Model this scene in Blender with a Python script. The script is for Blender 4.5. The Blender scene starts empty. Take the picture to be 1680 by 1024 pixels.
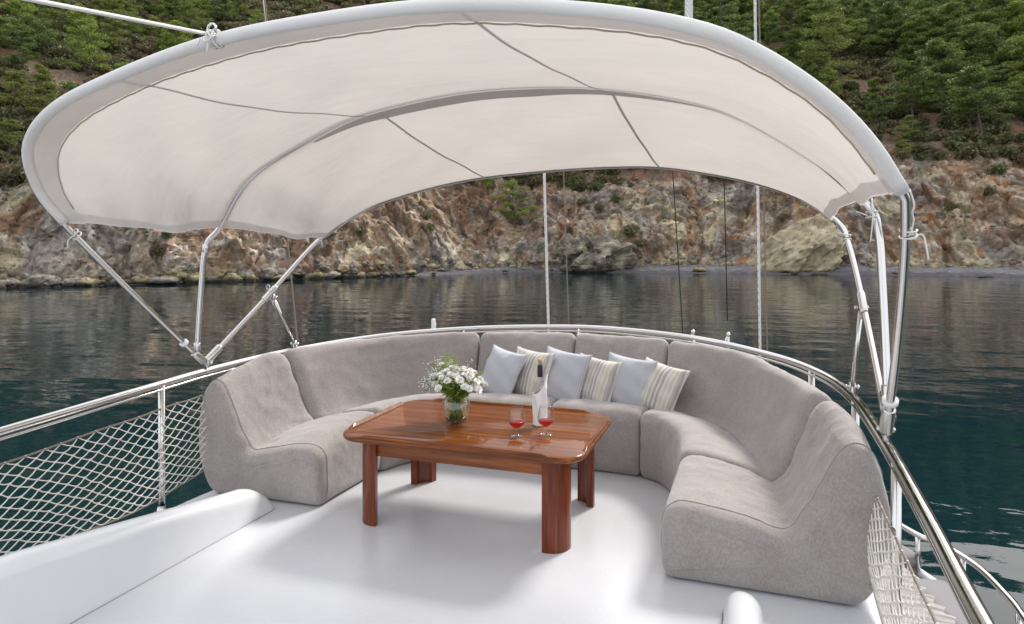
import bpy, bmesh, math, random
import numpy as np
from mathutils import Vector, Matrix, Euler
random.seed(7); np.random.seed(7)
R = math.radians
C = bpy.context.scene.collection
sc = bpy.context.scene

# ---------------------------------------------------------------- camera, sky, sun, exposure
# world axes = boat axes: x athwart, y aft (towards the stern), z up from the upper deck. Water lies at z = WZ.
WZ = -2.9
CAM = Vector((1.38, 0.0, 1.6)); FPX = 1100.0; YAW = 19.0
YH = 405.0
cam_d = bpy.data.cameras.new('camera'); cam = bpy.data.objects.new('camera', cam_d); C.objects.link(cam)
cam.location = CAM; cam.rotation_euler = (R(90), 0, R(YAW))
cam_d.sensor_width = 36; cam_d.lens = FPX / 1680 * 36; cam_d.shift_y = -(512 - YH) / 1680
cam_d.clip_start = 0.05; cam_d.clip_end = 6000
cam_d.dof.use_dof = True; cam_d.dof.focus_distance = 4.3; cam_d.dof.aperture_fstop = 6.3
sc.camera = cam

SUN_EL, SUN_AZ = 44.0, 22.0   # azimuth of the sun measured in the xy plane from +y towards +x
w = bpy.data.worlds.new('World'); sc.world = w; w.use_nodes = True
nt = w.node_tree; nt.nodes.clear()
out = nt.nodes.new('ShaderNodeOutputWorld'); bg = nt.nodes.new('ShaderNodeBackground')
sky = nt.nodes.new('ShaderNodeTexSky'); sky.sky_type = 'NISHITA'; sky.sun_disc = False
sky.sun_elevation = R(SUN_EL); sky.sun_rotation = R(SUN_AZ); sky.dust_density = 6.0; sky.air_density = 1.0
tc = nt.nodes.new('ShaderNodeTexCoord'); nz = nt.nodes.new('ShaderNodeTexNoise')
nz.inputs['Scale'].default_value = 2.2; nz.inputs['Detail'].default_value = 5
rp = nt.nodes.new('ShaderNodeValToRGB'); rp.color_ramp.elements[0].position = 0.25; rp.color_ramp.elements[1].position = 0.7
rp.color_ramp.elements[0].color = (12.0, 12.4, 13.1, 1); rp.color_ramp.elements[1].color = (18.5, 18.5, 18.7, 1)
mx = nt.nodes.new('ShaderNodeMix'); mx.data_type = 'RGBA'; mx.inputs[0].default_value = 0.66
nt.links.new(tc.outputs['Generated'], nz.inputs['Vector']); nt.links.new(nz.outputs['Fac'], rp.inputs['Fac'])
nt.links.new(sky.outputs[0], mx.inputs[6]); nt.links.new(rp.outputs[0], mx.inputs[7])
nt.links.new(mx.outputs[2], bg.inputs['Color']); bg.inputs['Strength'].default_value = 0.085
nt.links.new(bg.outputs[0], out.inputs['Surface'])
sun_d = bpy.data.lights.new('sun', 'SUN'); sun = bpy.data.objects.new('sun', sun_d); C.objects.link(sun)
sun_d.energy = 2.5; sun_d.angle = R(13); sun_d.color = (1.0, 0.96, 0.9)
sd = Vector((math.sin(R(SUN_AZ)) * math.cos(R(SUN_EL)), math.cos(R(SUN_AZ)) * math.cos(R(SUN_EL)), math.sin(R(SUN_EL))))
sun.rotation_euler = sd.to_track_quat('Z', 'Y').to_euler()
sc.view_settings.view_transform = 'Standard'; sc.view_settings.look = 'None'
sc.view_settings.exposure = 0.55; sc.view_settings.gamma = 1.0; sc.view_settings.use_curve_mapping = False
sc.cycles.max_bounces = 10; sc.cycles.transparent_max_bounces = 12; sc.cycles.transmission_bounces = 10
sc.cycles.caustics_reflective = False; sc.cycles.caustics_refractive = False
sc.cycles.use_denoising = True

# ---------------------------------------------------------------- measuring helpers (surveyed points -> boat coordinates)
SN, CS = math.sin(R(YAW)), math.cos(R(YAW))
def ray(px, py):
    kx = (px - 840) / FPX; ky = (YH - py) / FPX
    return Vector((kx * CS - SN, kx * SN + CS, ky))
def on_z(px, py, z):
    r = ray(px, py); return CAM + r * ((z - CAM.z) / r.z)
def on_y(px, py, y):
    r = ray(px, py); return CAM + r * (y / r.y)
def on_x(px, py, x):
    r = ray(px, py); return CAM + r * ((x - CAM.x) / r.x)
def project(P):
    d = P - np.array(CAM); X = d[..., 0] * CS + d[..., 1] * SN; D = -d[..., 0] * SN + d[..., 1] * CS
    return 840 + FPX * X / D, YH - FPX * d[..., 2] / D, D

# ---------------------------------------------------------------- object helpers
def mesh(name, V, F, mat=None, parent=None, smooth=True, coll=None):
    me = bpy.data.meshes.new(name)
    me.from_pydata([tuple(v) for v in V] if not isinstance(V, np.ndarray) else V.tolist(), [], F if not isinstance(F, np.ndarray) else F.tolist())
    if smooth: me.polygons.foreach_set('use_smooth', [True] * len(me.polygons))
    if mat: me.materials.append(mat)
    me.update()
    o = bpy.data.objects.new(name, me); (coll or C).objects.link(o)
    if parent: o.parent = parent
    return o
def empty(name, loc=(0, 0, 0), rot=(0, 0, 0)):
    o = bpy.data.objects.new(name, None); C.objects.link(o); o.location = loc; o.rotation_euler = rot
    o.empty_display_size = 0.2
    return o
def tag(o, label=None, cat=None, group=None, kind=None):
    if label: o['label'] = label
    if cat: o['category'] = cat
    if group: o['group'] = group
    if kind: o['kind'] = kind
    return o
def catmull(P, n=8, closed=False):
    P = [Vector(p) for p in P]; out = []; N = len(P)
    segs = N if closed else N - 1
    for i in range(segs):
        if closed: p0, p1, p2, p3 = P[(i - 1) % N], P[i], P[(i + 1) % N], P[(i + 2) % N]
        else:
            p1, p2 = P[i], P[i + 1]
            p0 = P[i - 1] if i else p1 * 2 - p2
            p3 = P[i + 2] if i + 2 < N else p2 * 2 - p1
        for k in range(n):
            t = k / n
            out.append(0.5 * ((2 * p1) + (p2 - p0) * t + (2 * p0 - 5 * p1 + 4 * p2 - p3) * t * t + (3 * p1 - p0 - 3 * p2 + p3) * t ** 3))
    if not closed: out.append(P[-1].copy())
    return out
def resample(P, n):
    P = [Vector(p) for p in P]; L = [0]
    for a, b in zip(P, P[1:]): L.append(L[-1] + (b - a).length)
    out = []; j = 0
    for i in range(n):
        s = L[-1] * i / (n - 1)
        while j < len(P) - 2 and L[j + 1] < s: j += 1
        d = L[j + 1] - L[j]; t = (s - L[j]) / d if d > 1e-9 else 0
        out.append(P[j].lerp(P[j + 1], min(max(t, 0), 1)))
    return out
class MB:
    def __init__(s): s.V = []; s.F = []
    def add(s, V, F):
        b = len(s.V); s.V += [tuple(v) for v in V]; s.F += [tuple(i + b for i in f) for f in F]
    def tube(s, P, r, n=10, caps=True, closed=False):
        P = [Vector(p) for p in P]; N = len(P)
        rr = r if callable(r) else (lambda i: r)
        up = Vector((0, 0, 1)); V = []; F = []
        t0 = (P[1] - P[0]).normalized()
        a = t0.cross(up if abs(t0.z) < 0.9 else Vector((1, 0, 0))).normalized()
        for i in range(N):
            if closed: t = (P[(i + 1) % N] - P[i - 1]).normalized()
            else: t = (P[min(i + 1, N - 1)] - P[max(i - 1, 0)]).normalized()
            a = (a - t * a.dot(t)).normalized(); b = t.cross(a)
            for k in range(n):
                q = 2 * math.pi * k / n
                V.append(P[i] + (a * math.cos(q) + b * math.sin(q)) * rr(i))
        for i in range(N if closed else N - 1):
            j = (i + 1) % N
            for k in range(n):
                F.append((i * n + k, i * n + (k + 1) % n, j * n + (k + 1) % n, j * n + k))
        if caps and not closed:
            F.append(tuple(range(n))[::-1]); F.append(tuple((N - 1) * n + k for k in range(n)))
        s.add(V, F); return s
    def box(s, c, h, rot=None):
        V = [Vector((x * h[0], y * h[1], z * h[2])) for x in (-1, 1) for y in (-1, 1) for z in (-1, 1)]
        if rot: V = [rot @ v for v in V]
        s.add([v + Vector(c) for v in V], [(0, 1, 3, 2), (4, 6, 7, 5), (0, 4, 5, 1), (2, 3, 7, 6), (0, 2, 6, 4), (1, 5, 7, 3)]); return s
    def ball(s, c, r, n=8, m=6, sc3=(1, 1, 1)):
        V = []; F = []
        for i in range(m + 1):
            th = math.pi * i / m
            for k in range(n):
                ph = 2 * math.pi * k / n
                V.append((c[0] + r * sc3[0] * math.sin(th) * math.cos(ph), c[1] + r * sc3[1] * math.sin(th) * math.sin(ph), c[2] + r * sc3[2] * math.cos(th)))
        for i in range(m):
            for k in range(n): F.append((i * n + k, (i + 1) * n + k, (i + 1) * n + (k + 1) % n, i * n + (k + 1) % n))
        s.add(V, F); return s
    def lathe(s, prof, c=(0, 0, 0), n=32):
        V = []; F = []
        for (r, z) in prof:
            for k in range(n):
                q = 2 * math.pi * k / n; V.append((c[0] + max(r, 1e-4) * math.cos(q), c[1] + max(r, 1e-4) * math.sin(q), c[2] + z))
        for i in range(len(prof) - 1):
            for k in range(n): F.append((i * n + k, i * n + (k + 1) % n, (i + 1) * n + (k + 1) % n, (i + 1) * n + k))
        s.add(V, F); return s
    def build(s, name, mat, parent=None, smooth=True): return mesh(name, s.V, s.F, mat, parent, smooth)
def bevel(o, wd=0.004, seg=2):
    m = o.modifiers.new('bevel', 'BEVEL'); m.width = wd; m.segments = seg; m.limit_method = 'ANGLE'; m.angle_limit = R(40)
    return o
def flat_auto(o, ang=35):
    o.data.polygons.foreach_set('use_smooth', [False] * len(o.data.polygons)); return o

# ---------------------------------------------------------------- materials
def mat(name, col=(0.8, 0.8, 0.8), rough=0.5, metal=0.0, **k):
    m = bpy.data.materials.new(name); m.use_nodes = True; b = m.node_tree.nodes['Principled BSDF']
    b.inputs['Base Color'].default_value = (*col, 1); b.inputs['Roughness'].default_value = rough; b.inputs['Metallic'].default_value = metal
    for a, v in k.items(): b.inputs[a.replace('_', ' ')].default_value = v
    return m
def N(m, t, **k):
    n = m.node_tree.nodes.new(t)
    for a, v in k.items():
        if hasattr(n, a): setattr(n, a, v)
        else: n.inputs[a.replace('_', ' ')].default_value = v
    return n
def L(m, a, b): m.node_tree.links.new(a, b)
def noise(m, scale, detail=4, rough=0.5, vec=None, dist=0.0):
    n = N(m, 'ShaderNodeTexNoise'); n.inputs['Scale'].default_value = scale; n.inputs['Detail'].default_value = detail
    n.inputs['Roughness'].default_value = rough; n.inputs['Distortion'].default_value = dist
    if vec is None:
        t = N(m, 'ShaderNodeTexCoord'); vec = t.outputs['Object']
    L(m, vec, n.inputs['Vector']); return n
def mapping(m, scale=(1, 1, 1), rot=(0, 0, 0), src='Object'):
    t = N(m, 'ShaderNodeTexCoord'); mp = N(m, 'ShaderNodeMapping'); mp.inputs['Scale'].default_value = scale; mp.inputs['Rotation'].default_value = rot
    L(m, t.outputs[src], mp.inputs['Vector']); return mp.outputs[0]
def ramp(m, src, stops):
    r = N(m, 'ShaderNodeValToRGB'); e = r.color_ramp.elements
    while len(e) < len(stops): e.new(0.5)
    for x, (p, c) in zip(e, stops): x.position = p; x.color = (*c, 1) if len(c) == 3 else c
    L(m, src, r.inputs[0]); return r.outputs[0]
def bump(m, h, strength=0.3, dist=0.01, prev=None):
    b = N(m, 'ShaderNodeBump'); b.inputs['Strength'].default_value = strength; b.inputs['Distance'].default_value = dist
    L(m, h, b.inputs['Height'])
    if prev is not None: L(m, prev, b.inputs['Normal'])
    return b.outputs[0]
def P(m): return m.node_tree.nodes['Principled BSDF']
def mixc(m, f, a, b, mode='MIX'):
    x = N(m, 'ShaderNodeMix', data_type='RGBA', blend_type=mode)
    for i, v in ((0, f), (6, a), (7, b)):
        if isinstance(v, (int, float)): x.inputs[i].default_value = v
        elif isinstance(v, tuple): x.inputs[i].default_value = (*v, 1)
        else: L(m, v, x.inputs[i])
    return x.outputs[2]

M = {}
# steel
m = M['steel'] = mat('stainless_steel', (0.62, 0.61, 0.60), 0.09, 1.0)
n = noise(m, 14, 3); L(m, ramp(m, n.outputs['Fac'], [(0.3, (0.05,) * 3), (0.75, (0.2,) * 3)]), P(m).inputs['Roughness'])
M['steel_dull'] = mat('stainless_fitting', (0.6, 0.59, 0.58), 0.22, 1.0)
M['plastic'] = mat('white_plastic_collar', (0.75, 0.76, 0.78), 0.3)
# gelcoat / deck
m = M['gelcoat'] = mat('white_gelcoat', (0.78, 0.79, 0.80), 0.16)
n = noise(m, 3, 3); L(m, ramp(m, n.outputs['Fac'], [(0.3, (0.66, 0.675, 0.70)), (0.7, (0.70, 0.71, 0.73))]), P(m).inputs['Base Color'])
L(m, bump(m, noise(m, 2.5, 2).outputs['Fac'], 0.15, 0.01), P(m).inputs['Normal'])
m = M['deck'] = mat('painted_deck', (0.72, 0.73, 0.76), 0.25)
n1 = noise(m, 1.3, 5); n2 = noise(m, 60, 4, 0.6); n3 = noise(m, 7, 4)
L(m, ramp(m, n1.outputs['Fac'], [(0.3, (0.575, 0.59, 0.625)), (0.7, (0.625, 0.637, 0.665))]), P(m).inputs['Base Color'])
L(m, ramp(m, n3.outputs['Fac'], [(0.32, (0.14,) * 3), (0.5, (0.19,) * 3), (0.7, (0.27,) * 3)]), P(m).inputs['Roughness'])
b1 = bump(m, n2.outputs['Fac'], 0.6, 0.0022); L(m, bump(m, noise(m, 4.5, 3).outputs['Fac'], 0.5, 0.0016, b1), P(m).inputs['Normal'])
# upholstery
m = M['fabric'] = mat('grey_chenille', (0.3, 0.27, 0.26), 0.92, Sheen_Weight=0.35, Sheen_Roughness=0.5)
nb = noise(m, 3.2, 5, 0.6); nf = noise(m, 110, 3, 0.7, mapping(m, (1, 1, 0.7))); nm = noise(m, 18, 4, 0.6)
c1 = ramp(m, nb.outputs['Fac'], [(0.3, (0.285, 0.254, 0.243)), (0.7, (0.352, 0.319, 0.305))])
c2 = ramp(m, nf.outputs['Fac'], [(0.3, (0.78,) * 3), (0.7, (1.12,) * 3)])
c3 = ramp(m, nm.outputs['Fac'], [(0.35, (0.95,) * 3), (0.7, (1.04,) * 3)])
L(m, mixc(m, 1.0, mixc(m, 1.0, c1, c2, 'MULTIPLY'), c3, 'MULTIPLY'), P(m).inputs['Base Color'])
L(m, bump(m, nm.outputs['Fac'], 0.35, 0.006, bump(m, nf.outputs['Fac'], 0.6, 0.003)), P(m).inputs['Normal'])
# canopy
def fabric_canopy(name, col, tr, trcol):
    m = bpy.data.materials.new(name); m.use_nodes = True; t = m.node_tree; t.nodes.clear()
    o = t.nodes.new('ShaderNodeOutputMaterial'); d = t.nodes.new('ShaderNodeBsdfDiffuse'); x = t.nodes.new('ShaderNodeBsdfTranslucent'); mi = t.nodes.new('ShaderNodeMixShader')
    n = noise(m, 2.0, 5, 0.55); cc = ramp(m, n.outputs['Fac'], [(0.3, tuple(c * 0.9 for c in col)), (0.7, col)])
    fine = noise(m, 300, 2); cc = mixc(m, 0.25, cc, ramp(m, fine.outputs['Fac'], [(0.3, tuple(c * 0.8 for c in col)), (0.7, col)]))
    L(m, cc, d.inputs['Color']); L(m, mixc(m, 1.0, cc, trcol, 'MULTIPLY'), x.inputs['Color'])
    wv = noise(m, 2.4, 2, 0.5, mapping(m, (0.6, 1.7, 1.6), (0, 0, 0.5)), 0.4)
    fold = noise(m, 2.6, 3, 0.55, mapping(m, (0.5, 3.2, 1.5), (0, 0, -0.35)), 0.25)
    nb_ = bump(m, wv.outputs['Fac'], 0.5, 0.03, bump(m, fold.outputs['Fac'], 0.5, 0.018, bump(m, fine.outputs['Fac'], 0.2, 0.001)))
    L(m, nb_, d.inputs['Normal']); L(m, nb_, x.inputs['Normal'])
    mi.inputs[0].default_value = tr
    t.links.new(d.outputs[0], mi.inputs[1]); t.links.new(x.outputs[0], mi.inputs[2]); t.links.new(mi.outputs[0], o.inputs[0]); return m
M['canopy'] = fabric_canopy('cream_canvas', (0.71, 0.685, 0.655), 0.34, (1.0, 0.96, 0.92))
M['canvas_thick'] = fabric_canopy('doubled_canvas', (0.82, 0.80, 0.785), 0.36, (1.0, 0.95, 0.9))
M['sleeve'] = fabric_canopy('white_sleeve_canvas', (0.90, 0.885, 0.87), 0.12, (1.0, 0.97, 0.94))
M['seam'] = fabric_canopy('seam_canvas', (0.62, 0.585, 0.555), 0.05, (1, 0.9, 0.8))
M['zip'] = mat('brown_zip_tape', (0.50, 0.41, 0.32), 0.8)
M['cord'] = mat('white_cord', (0.72, 0.71, 0.68), 0.8)
# net, ropes
m = M['net'] = mat('natural_net_cord', (0.68, 0.65, 0.59), 0.85)
L(m, bump(m, noise(m, 400, 2).outputs['Fac'], 0.5, 0.002), P(m).inputs['Normal'])
m = M['rope'] = mat('white_braided_rope', (0.75, 0.75, 0.73), 0.8)
wv = N(m, 'ShaderNodeTexWave', bands_direction='DIAGONAL'); wv.inputs['Scale'].default_value = 14
L(m, mapping(m, (3, 3, 1)), wv.inputs['Vector'])
L(m, ramp(m, wv.outputs['Fac'], [(0.25, (0.50, 0.50, 0.50)), (0.5, (0.74, 0.74, 0.72))]), P(m).inputs['Base Color'])
M['rope_brown'] = mat('brown_thin_rope', (0.20, 0.17, 0.145), 0.8)
M['wire'] = mat('dark_rigging_wire', (0.03, 0.03, 0.035), 0.5, 0.6)
# varnished wood
def wood(name, a, b, c, sc_, gloss, rot=(0, 0, 0)):
    m = mat(name, a, 0.3); P(m).inputs['Coat Weight'].default_value = gloss; P(m).inputs['Coat Roughness'].default_value = 0.012; P(m).inputs['Specular IOR Level'].default_value = 0.12; P(m).inputs['Roughness'].default_value = 0.4
    v = mapping(m, sc_, rot); n1 = noise(m, 1.0, 6, 0.65, v, 0.4); n2 = noise(m, 6.0, 3, 0.6, v, 0.2); n3 = noise(m, 2.2, 3)
    cc = ramp(m, n1.outputs['Fac'], [(0.28, a), (0.5, b), (0.72, c)])
    cc = mixc(m, 1.0, cc, ramp(m, n2.outputs['Fac'], [(0.3, (0.62,) * 3), (0.62, (1.1,) * 3)]), 'MULTIPLY')
    cc = mixc(m, 0.35, cc, mixc(m, 1.0, cc, ramp(m, n3.outputs['Fac'], [(0.3, (0.6,) * 3), (0.7, (1.5,) * 3)]), 'MULTIPLY'))
    L(m, cc, P(m).inputs['Base Color']); return m
M['wood'] = wood('varnished_mahogany', (0.05, 0.011, 0.002), (0.19, 0.050, 0.007), (0.35, 0.115, 0.018), (0.8, 36, 36), 0.45)
M['wood_apron'] = wood('mahogany_apron', (0.12, 0.030, 0.005), (0.26, 0.075, 0.013), (0.38, 0.125, 0.024), (1.0, 30, 30), 0.7)
M['wood_leg'] = wood('mahogany_leg', (0.06, 0.010, 0.003), (0.16, 0.030, 0.007), (0.27, 0.065, 0.016), (18, 18, 1.0), 0.6)
# glass things
def clear(name, tint, gloss=1.0, body=None, amt=0.0, ior=1.5):
    m = bpy.data.materials.new(name); m.use_nodes = True; t = m.node_tree; t.nodes.clear(); o = t.nodes.new('ShaderNodeOutputMaterial')
    tr = N(m, 'ShaderNodeBsdfTransparent'); tr.inputs[0].default_value = (*tint, 1); gl = N(m, 'ShaderNodeBsdfGlossy'); gl.inputs['Roughness'].default_value = 0.01
    fr = N(m, 'ShaderNodeFresnel'); bf = N(m, 'ShaderNodeNewGeometry'); io = N(m, 'ShaderNodeMix', data_type='FLOAT'); io.inputs[2].default_value = ior; io.inputs[3].default_value = 1 / ior; L(m, bf.outputs['Backfacing'], io.inputs[0]); L(m, io.outputs[0], fr.inputs[0]); mi = N(m, 'ShaderNodeMixShader'); sc_ = N(m, 'ShaderNodeMath', operation='MULTIPLY', use_clamp=True); sc_.inputs[1].default_value = gloss
    L(m, fr.outputs[0], sc_.inputs[0]); L(m, sc_.outputs[0], mi.inputs[0]); base = tr.outputs[0]
    if body:
        d = N(m, 'ShaderNodeBsdfDiffuse'); d.inputs[0].default_value = (*body, 1); d2 = N(m, 'ShaderNodeBsdfTranslucent'); d2.inputs[0].default_value = (*body, 1); ad = N(m, 'ShaderNodeMixShader'); L(m, d.outputs[0], ad.inputs[1]); L(m, d2.outputs[0], ad.inputs[2])
        mb = N(m, 'ShaderNodeMixShader'); mb.inputs[0].default_value = amt; L(m, base, mb.inputs[1]); L(m, ad.outputs[0], mb.inputs[2]); base = mb.outputs[0]
    L(m, base, mi.inputs[1]); L(m, gl.outputs[0], mi.inputs[2]); L(m, mi.outputs[0], o.inputs[0]); return m
M['glass'] = clear('clear_glass', (0.97, 0.98, 0.98), 1.3); M['glass_bottle'] = clear('bottle_glass', (0.965, 0.975, 0.97), 1.2)
M['vase_water'] = clear('vase_water', (0.94, 0.97, 0.95), 1.4, None, 0, 1.33); M['wine_fill'] = clear('rose_wine', (0.86, 0.20, 0.20), 0.8, (0.75, 0.02, 0.03), 0.42, 1.34)
M['napkin'] = mat('white_napkin', (0.82, 0.82, 0.84), 0.8)
L(M['napkin'], bump(M['napkin'], noise(M['napkin'], 25, 3).outputs['Fac'], 0.3, 0.004), P(M['napkin']).inputs['Normal'])
m = M['cork'] = mat('cork', (0.50, 0.33, 0.17), 0.8); L(m, ramp(m, noise(m, 200, 3).outputs['Fac'], [(0.35, (0.3, 0.17, 0.08)), (0.6, (0.58, 0.4, 0.22))]), P(m).inputs['Base Color'])
M['foil'] = mat('black_foil', (0.012, 0.012, 0.02), 0.3)
M['petal'] = mat('white_petal', (0.88, 0.88, 0.85), 0.6, Subsurface_Weight=0.2, Subsurface_Radius=(0.01, 0.01, 0.01))
M['flower_eye'] = mat('pale_green_flower_centre', (0.55, 0.58, 0.22), 0.7)
M['stem'] = mat('green_stem', (0.08, 0.17, 0.03), 0.5)
m = M['leaf'] = mat('fresh_leaf', (0.16, 0.28, 0.03), 0.45)
L(m, ramp(m, noise(m, 30, 2).outputs['Fac'], [(0.3, (0.14, 0.26, 0.02)), (0.7, (0.40, 0.50, 0.06))]), P(m).inputs['Base Color'])
M['pebbles'] = mat('vase_grit', (0.12, 0.11, 0.09), 0.6)
# pillows
m = M['pillow_blue'] = mat('pale_blue_grey_cotton', (0.5, 0.52, 0.57), 0.85)
wv = N(m, 'ShaderNodeTexWave', bands_direction='X'); wv.inputs['Scale'].default_value = 26; wv.inputs['Distortion'].default_value = 0.15
L(m, mapping(m), wv.inputs['Vector'])
L(m, ramp(m, wv.outputs['Fac'], [(0.2, (0.40, 0.415, 0.455)), (0.7, (0.485, 0.50, 0.54))]), P(m).inputs['Base Color'])
L(m, bump(m, noise(m, 9, 4, 0.6).outputs['Fac'], 0.5, 0.012, bump(m, noise(m, 250, 2).outputs['Fac'], 0.4, 0.001)), P(m).inputs['Normal'])
m = M['pillow_stripe'] = mat('striped_cotton', (0.6, 0.55, 0.45), 0.85)
sx = N(m, 'ShaderNodeSeparateXYZ'); L(m, mapping(m), sx.inputs[0])
ma = N(m, 'ShaderNodeMath', operation='MULTIPLY_ADD'); ma.inputs[1].default_value = 2.4; ma.inputs[2].default_value = 0.5; L(m, sx.outputs['X'], ma.inputs[0])
cream, sand, grey, tan = (0.60, 0.58, 0.54), (0.54, 0.495, 0.42), (0.37, 0.345, 0.345), (0.46, 0.42, 0.38)
seq = [cream, sand, cream, tan, cream, grey, cream, grey, sand, cream, sand, cream, tan, cream, grey, cream, grey, cream, sand, cream, sand, cream, tan, grey, cream, sand]
r = N(m, 'ShaderNodeValToRGB'); r.color_ramp.interpolation = 'CONSTANT'; e = r.color_ramp.elements
while len(e) < len(seq): e.new(0.5)
for i, c in enumerate(seq): e[i].position = i / len(seq) + (0.006 if i % 2 else -0.003) * (i > 0); e[i].color = (*c, 1)
L(m, ma.outputs[0], r.inputs[0]); L(m, r.outputs[0], P(m).inputs['Base Color'])
L(m, bump(m, noise(m, 9, 4, 0.6).outputs['Fac'], 0.5, 0.012, bump(m, noise(m, 250, 2).outputs['Fac'], 0.4, 0.001)), P(m).inputs['Normal'])
M['flag_red'] = mat('red_flag_cloth', (0.6, 0.01, 0.02), 0.8)
M['pole_white'] = mat('white_painted_pole', (0.75, 0.75, 0.72), 0.4)
m = M['sunpad'] = mat('grey_sunpad', (0.20, 0.19, 0.20), 0.85)
m = M['sunpad_stripe'] = mat('pleated_striped_cover', (0.5, 0.47, 0.45), 0.85)
wv = N(m, 'ShaderNodeTexWave', bands_direction='Y'); wv.inputs['Scale'].default_value = 5; wv.inputs['Distortion'].default_value = 2.0; wv.inputs['Detail'].default_value = 2
L(m, mapping(m), wv.inputs['Vector']); L(m, ramp(m, wv.outputs['Fac'], [(0.3, (0.22, 0.205, 0.205)), (0.6, (0.34, 0.32, 0.30))]), P(m).inputs['Base Color'])
# nature
def leafy(name, a, b, c, tr=0.25, sc_=0.7):
    m = bpy.data.materials.new(name); m.use_nodes = True; t = m.node_tree; pb = P(m); pb.inputs['Roughness'].default_value = 0.6
    oi = N(m, 'ShaderNodeObjectInfo'); n = noise(m, sc_, 3); g = N(m, 'ShaderNodeNewGeometry')
    c1 = ramp(m, n.outputs['Fac'], [(0.32, a), (0.66, b)]); c1 = mixc(m, ramp(m, oi.outputs['Random'], [(0.25, (0, 0, 0)), (1.0, (0.9,) * 3)]), c1, c)
    c1 = mixc(m, 0.6, c1, mixc(m, 1.0, c1, ramp(m, g.outputs['Random Per Island'], [(0.0, (0.6,) * 3), (1.0, (1.45,) * 3)]), 'MULTIPLY'))
    L(m, c1, pb.inputs['Base Color'])
    x = N(m, 'ShaderNodeBsdfTranslucent'); L(m, c1, x.inputs[0]); mi = N(m, 'ShaderNodeMixShader'); mi.inputs[0].default_value = tr
    L(m, pb.outputs[0], mi.inputs[1]); L(m, x.outputs[0], mi.inputs[2]); L(m, mi.outputs[0], t.nodes['Material Output'].inputs[0]); return m
M['pine'] = leafy('pine_needles', (0.065, 0.105, 0.026), (0.17, 0.235, 0.05), (0.21, 0.235, 0.05))
M['pine_bright'] = leafy('bright_pine_needles', (0.13, 0.19, 0.035), (0.29, 0.36, 0.07), (0.24, 0.30, 0.05))
M['shrub'] = leafy('maquis_leaves', (0.08, 0.095, 0.04), (0.20, 0.21, 0.09), (0.22, 0.17, 0.10), 0.2, 1.2)
m = M['bark'] = mat('pine_bark', (0.10, 0.075, 0.06), 0.9)
M['driftwood'] = mat('dry_grey_branches', (0.28, 0.24, 0.22), 0.9)

# ================================================================ THE BAY: hillside, water
def _h(ix, iy, iz, s):
    x = (ix.astype(np.uint32) * np.uint32(374761393) + iy.astype(np.uint32) * np.uint32(668265263) + iz.astype(np.uint32) * np.uint32(2147483647) + np.uint32((s * 974711) & 0xffffffff))
    x = (x ^ (x >> np.uint32(13))) * np.uint32(1274126177); x = (x ^ (x >> np.uint32(16))) * np.uint32(2246822519)
    return ((x ^ (x >> np.uint32(15))) & np.uint32(0xffffff)).astype(np.float64) / 0xffffff
def vnoise(p, s=0):
    f = np.floor(p); i = f.astype(np.int64); u = p - f; u = u * u * u * (u * (u * 6 - 15) + 10); r = 0
    for a in (0, 1):
        for b in (0, 1):
            for c in (0, 1):
                wgt = (u[:, 0] if a else 1 - u[:, 0]) * (u[:, 1] if b else 1 - u[:, 1]) * (u[:, 2] if c else 1 - u[:, 2])
                r = r + wgt * _h(i[:, 0] + a, i[:, 1] + b, i[:, 2] + c, s)
    return r * 2 - 1
def fbm(p, o=4, s=0, g=0.5, lac=2.03):
    a = 1; r = 0; t = 0
    for k in range(o): r = r + a * vnoise(p * lac ** k + k * 17.3, s + k); t += a; a *= g
    return r / t
def ridged(p, o=4, s=0):
    a = 1; r = 0; t = 0
    for k in range(o): r = r + a * (1 - np.abs(vnoise(p * 2.1 ** k + k * 9.1, s + k)) * 2); t += a; a *= 0.5
    return r / t
def worley(p, s=0):
    f = np.floor(p); i = f.astype(np.int64); d1 = np.full(len(p), 9.0); d2 = d1.copy(); idv = np.zeros(len(p))
    for a in (-1, 0, 1):
        for b in (-1, 0, 1):
            for c in (-1, 0, 1):
                j = (i[:, 0] + a, i[:, 1] + b, i[:, 2] + c)
                q = np.stack([f[:, 0] + a + _h(*j, s), f[:, 1] + b + _h(*j, s + 1), f[:, 2] + c + _h(*j, s + 2)], 1)
                d = ((q - p) ** 2).sum(1); m = d < d1
                d2 = np.where(m, d1, np.minimum(d2, d)); idv = np.where(m, _h(*j, s + 3), idv); d1 = np.where(m, d, d1)
    return np.sqrt(d1), np.sqrt(d2), idv
def sstep(a, b, x): t = np.clip((x - a) / (b - a), 0, 1); return t * t * (3 - 2 * t)

NA = 1000
az = np.radians(np.concatenate([np.linspace(-75, -42, 90, endpoint=False), np.linspace(-42, 42, NA - 180, endpoint=False), np.linspace(42, 80, 90)]))
azd = np.degrees(az)
R0 = np.interp(azd, [-75, -50, -37.4, -30.2, -21.8, -12.3, 0.5, 13.3, 22.7, 31, 37.4, 55, 80], [128, 98, 91.6, 91, 93.5, 101, 118, 118, 119, 122, 125, 140, 175])
beachw = np.interp(azd, [-75, -14, -8, 0, 3, 8, 12, 40, 80], [1.0, 1.0, 3.0, 5, 4, 5, 7.5, 7.5, 6])
Hc = np.interp(azd, [-75, -45, -37, -28, -20, -10, 0, 10, 22, 31, 38, 60, 80], [14, 13, 13, 15, 17, 19, 19, 18, 20, 22, 20, 18, 18])
elev = np.interp(azd, [-75, -50, -38, -20, 0, 12, 22, 30, 40, 60, 80], [11, 17, 19.0, 22, 23, 22.5, 20.8, 18.0, 16.6, 11, 7])
nB, nC, nS = 16, 150, 120
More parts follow.
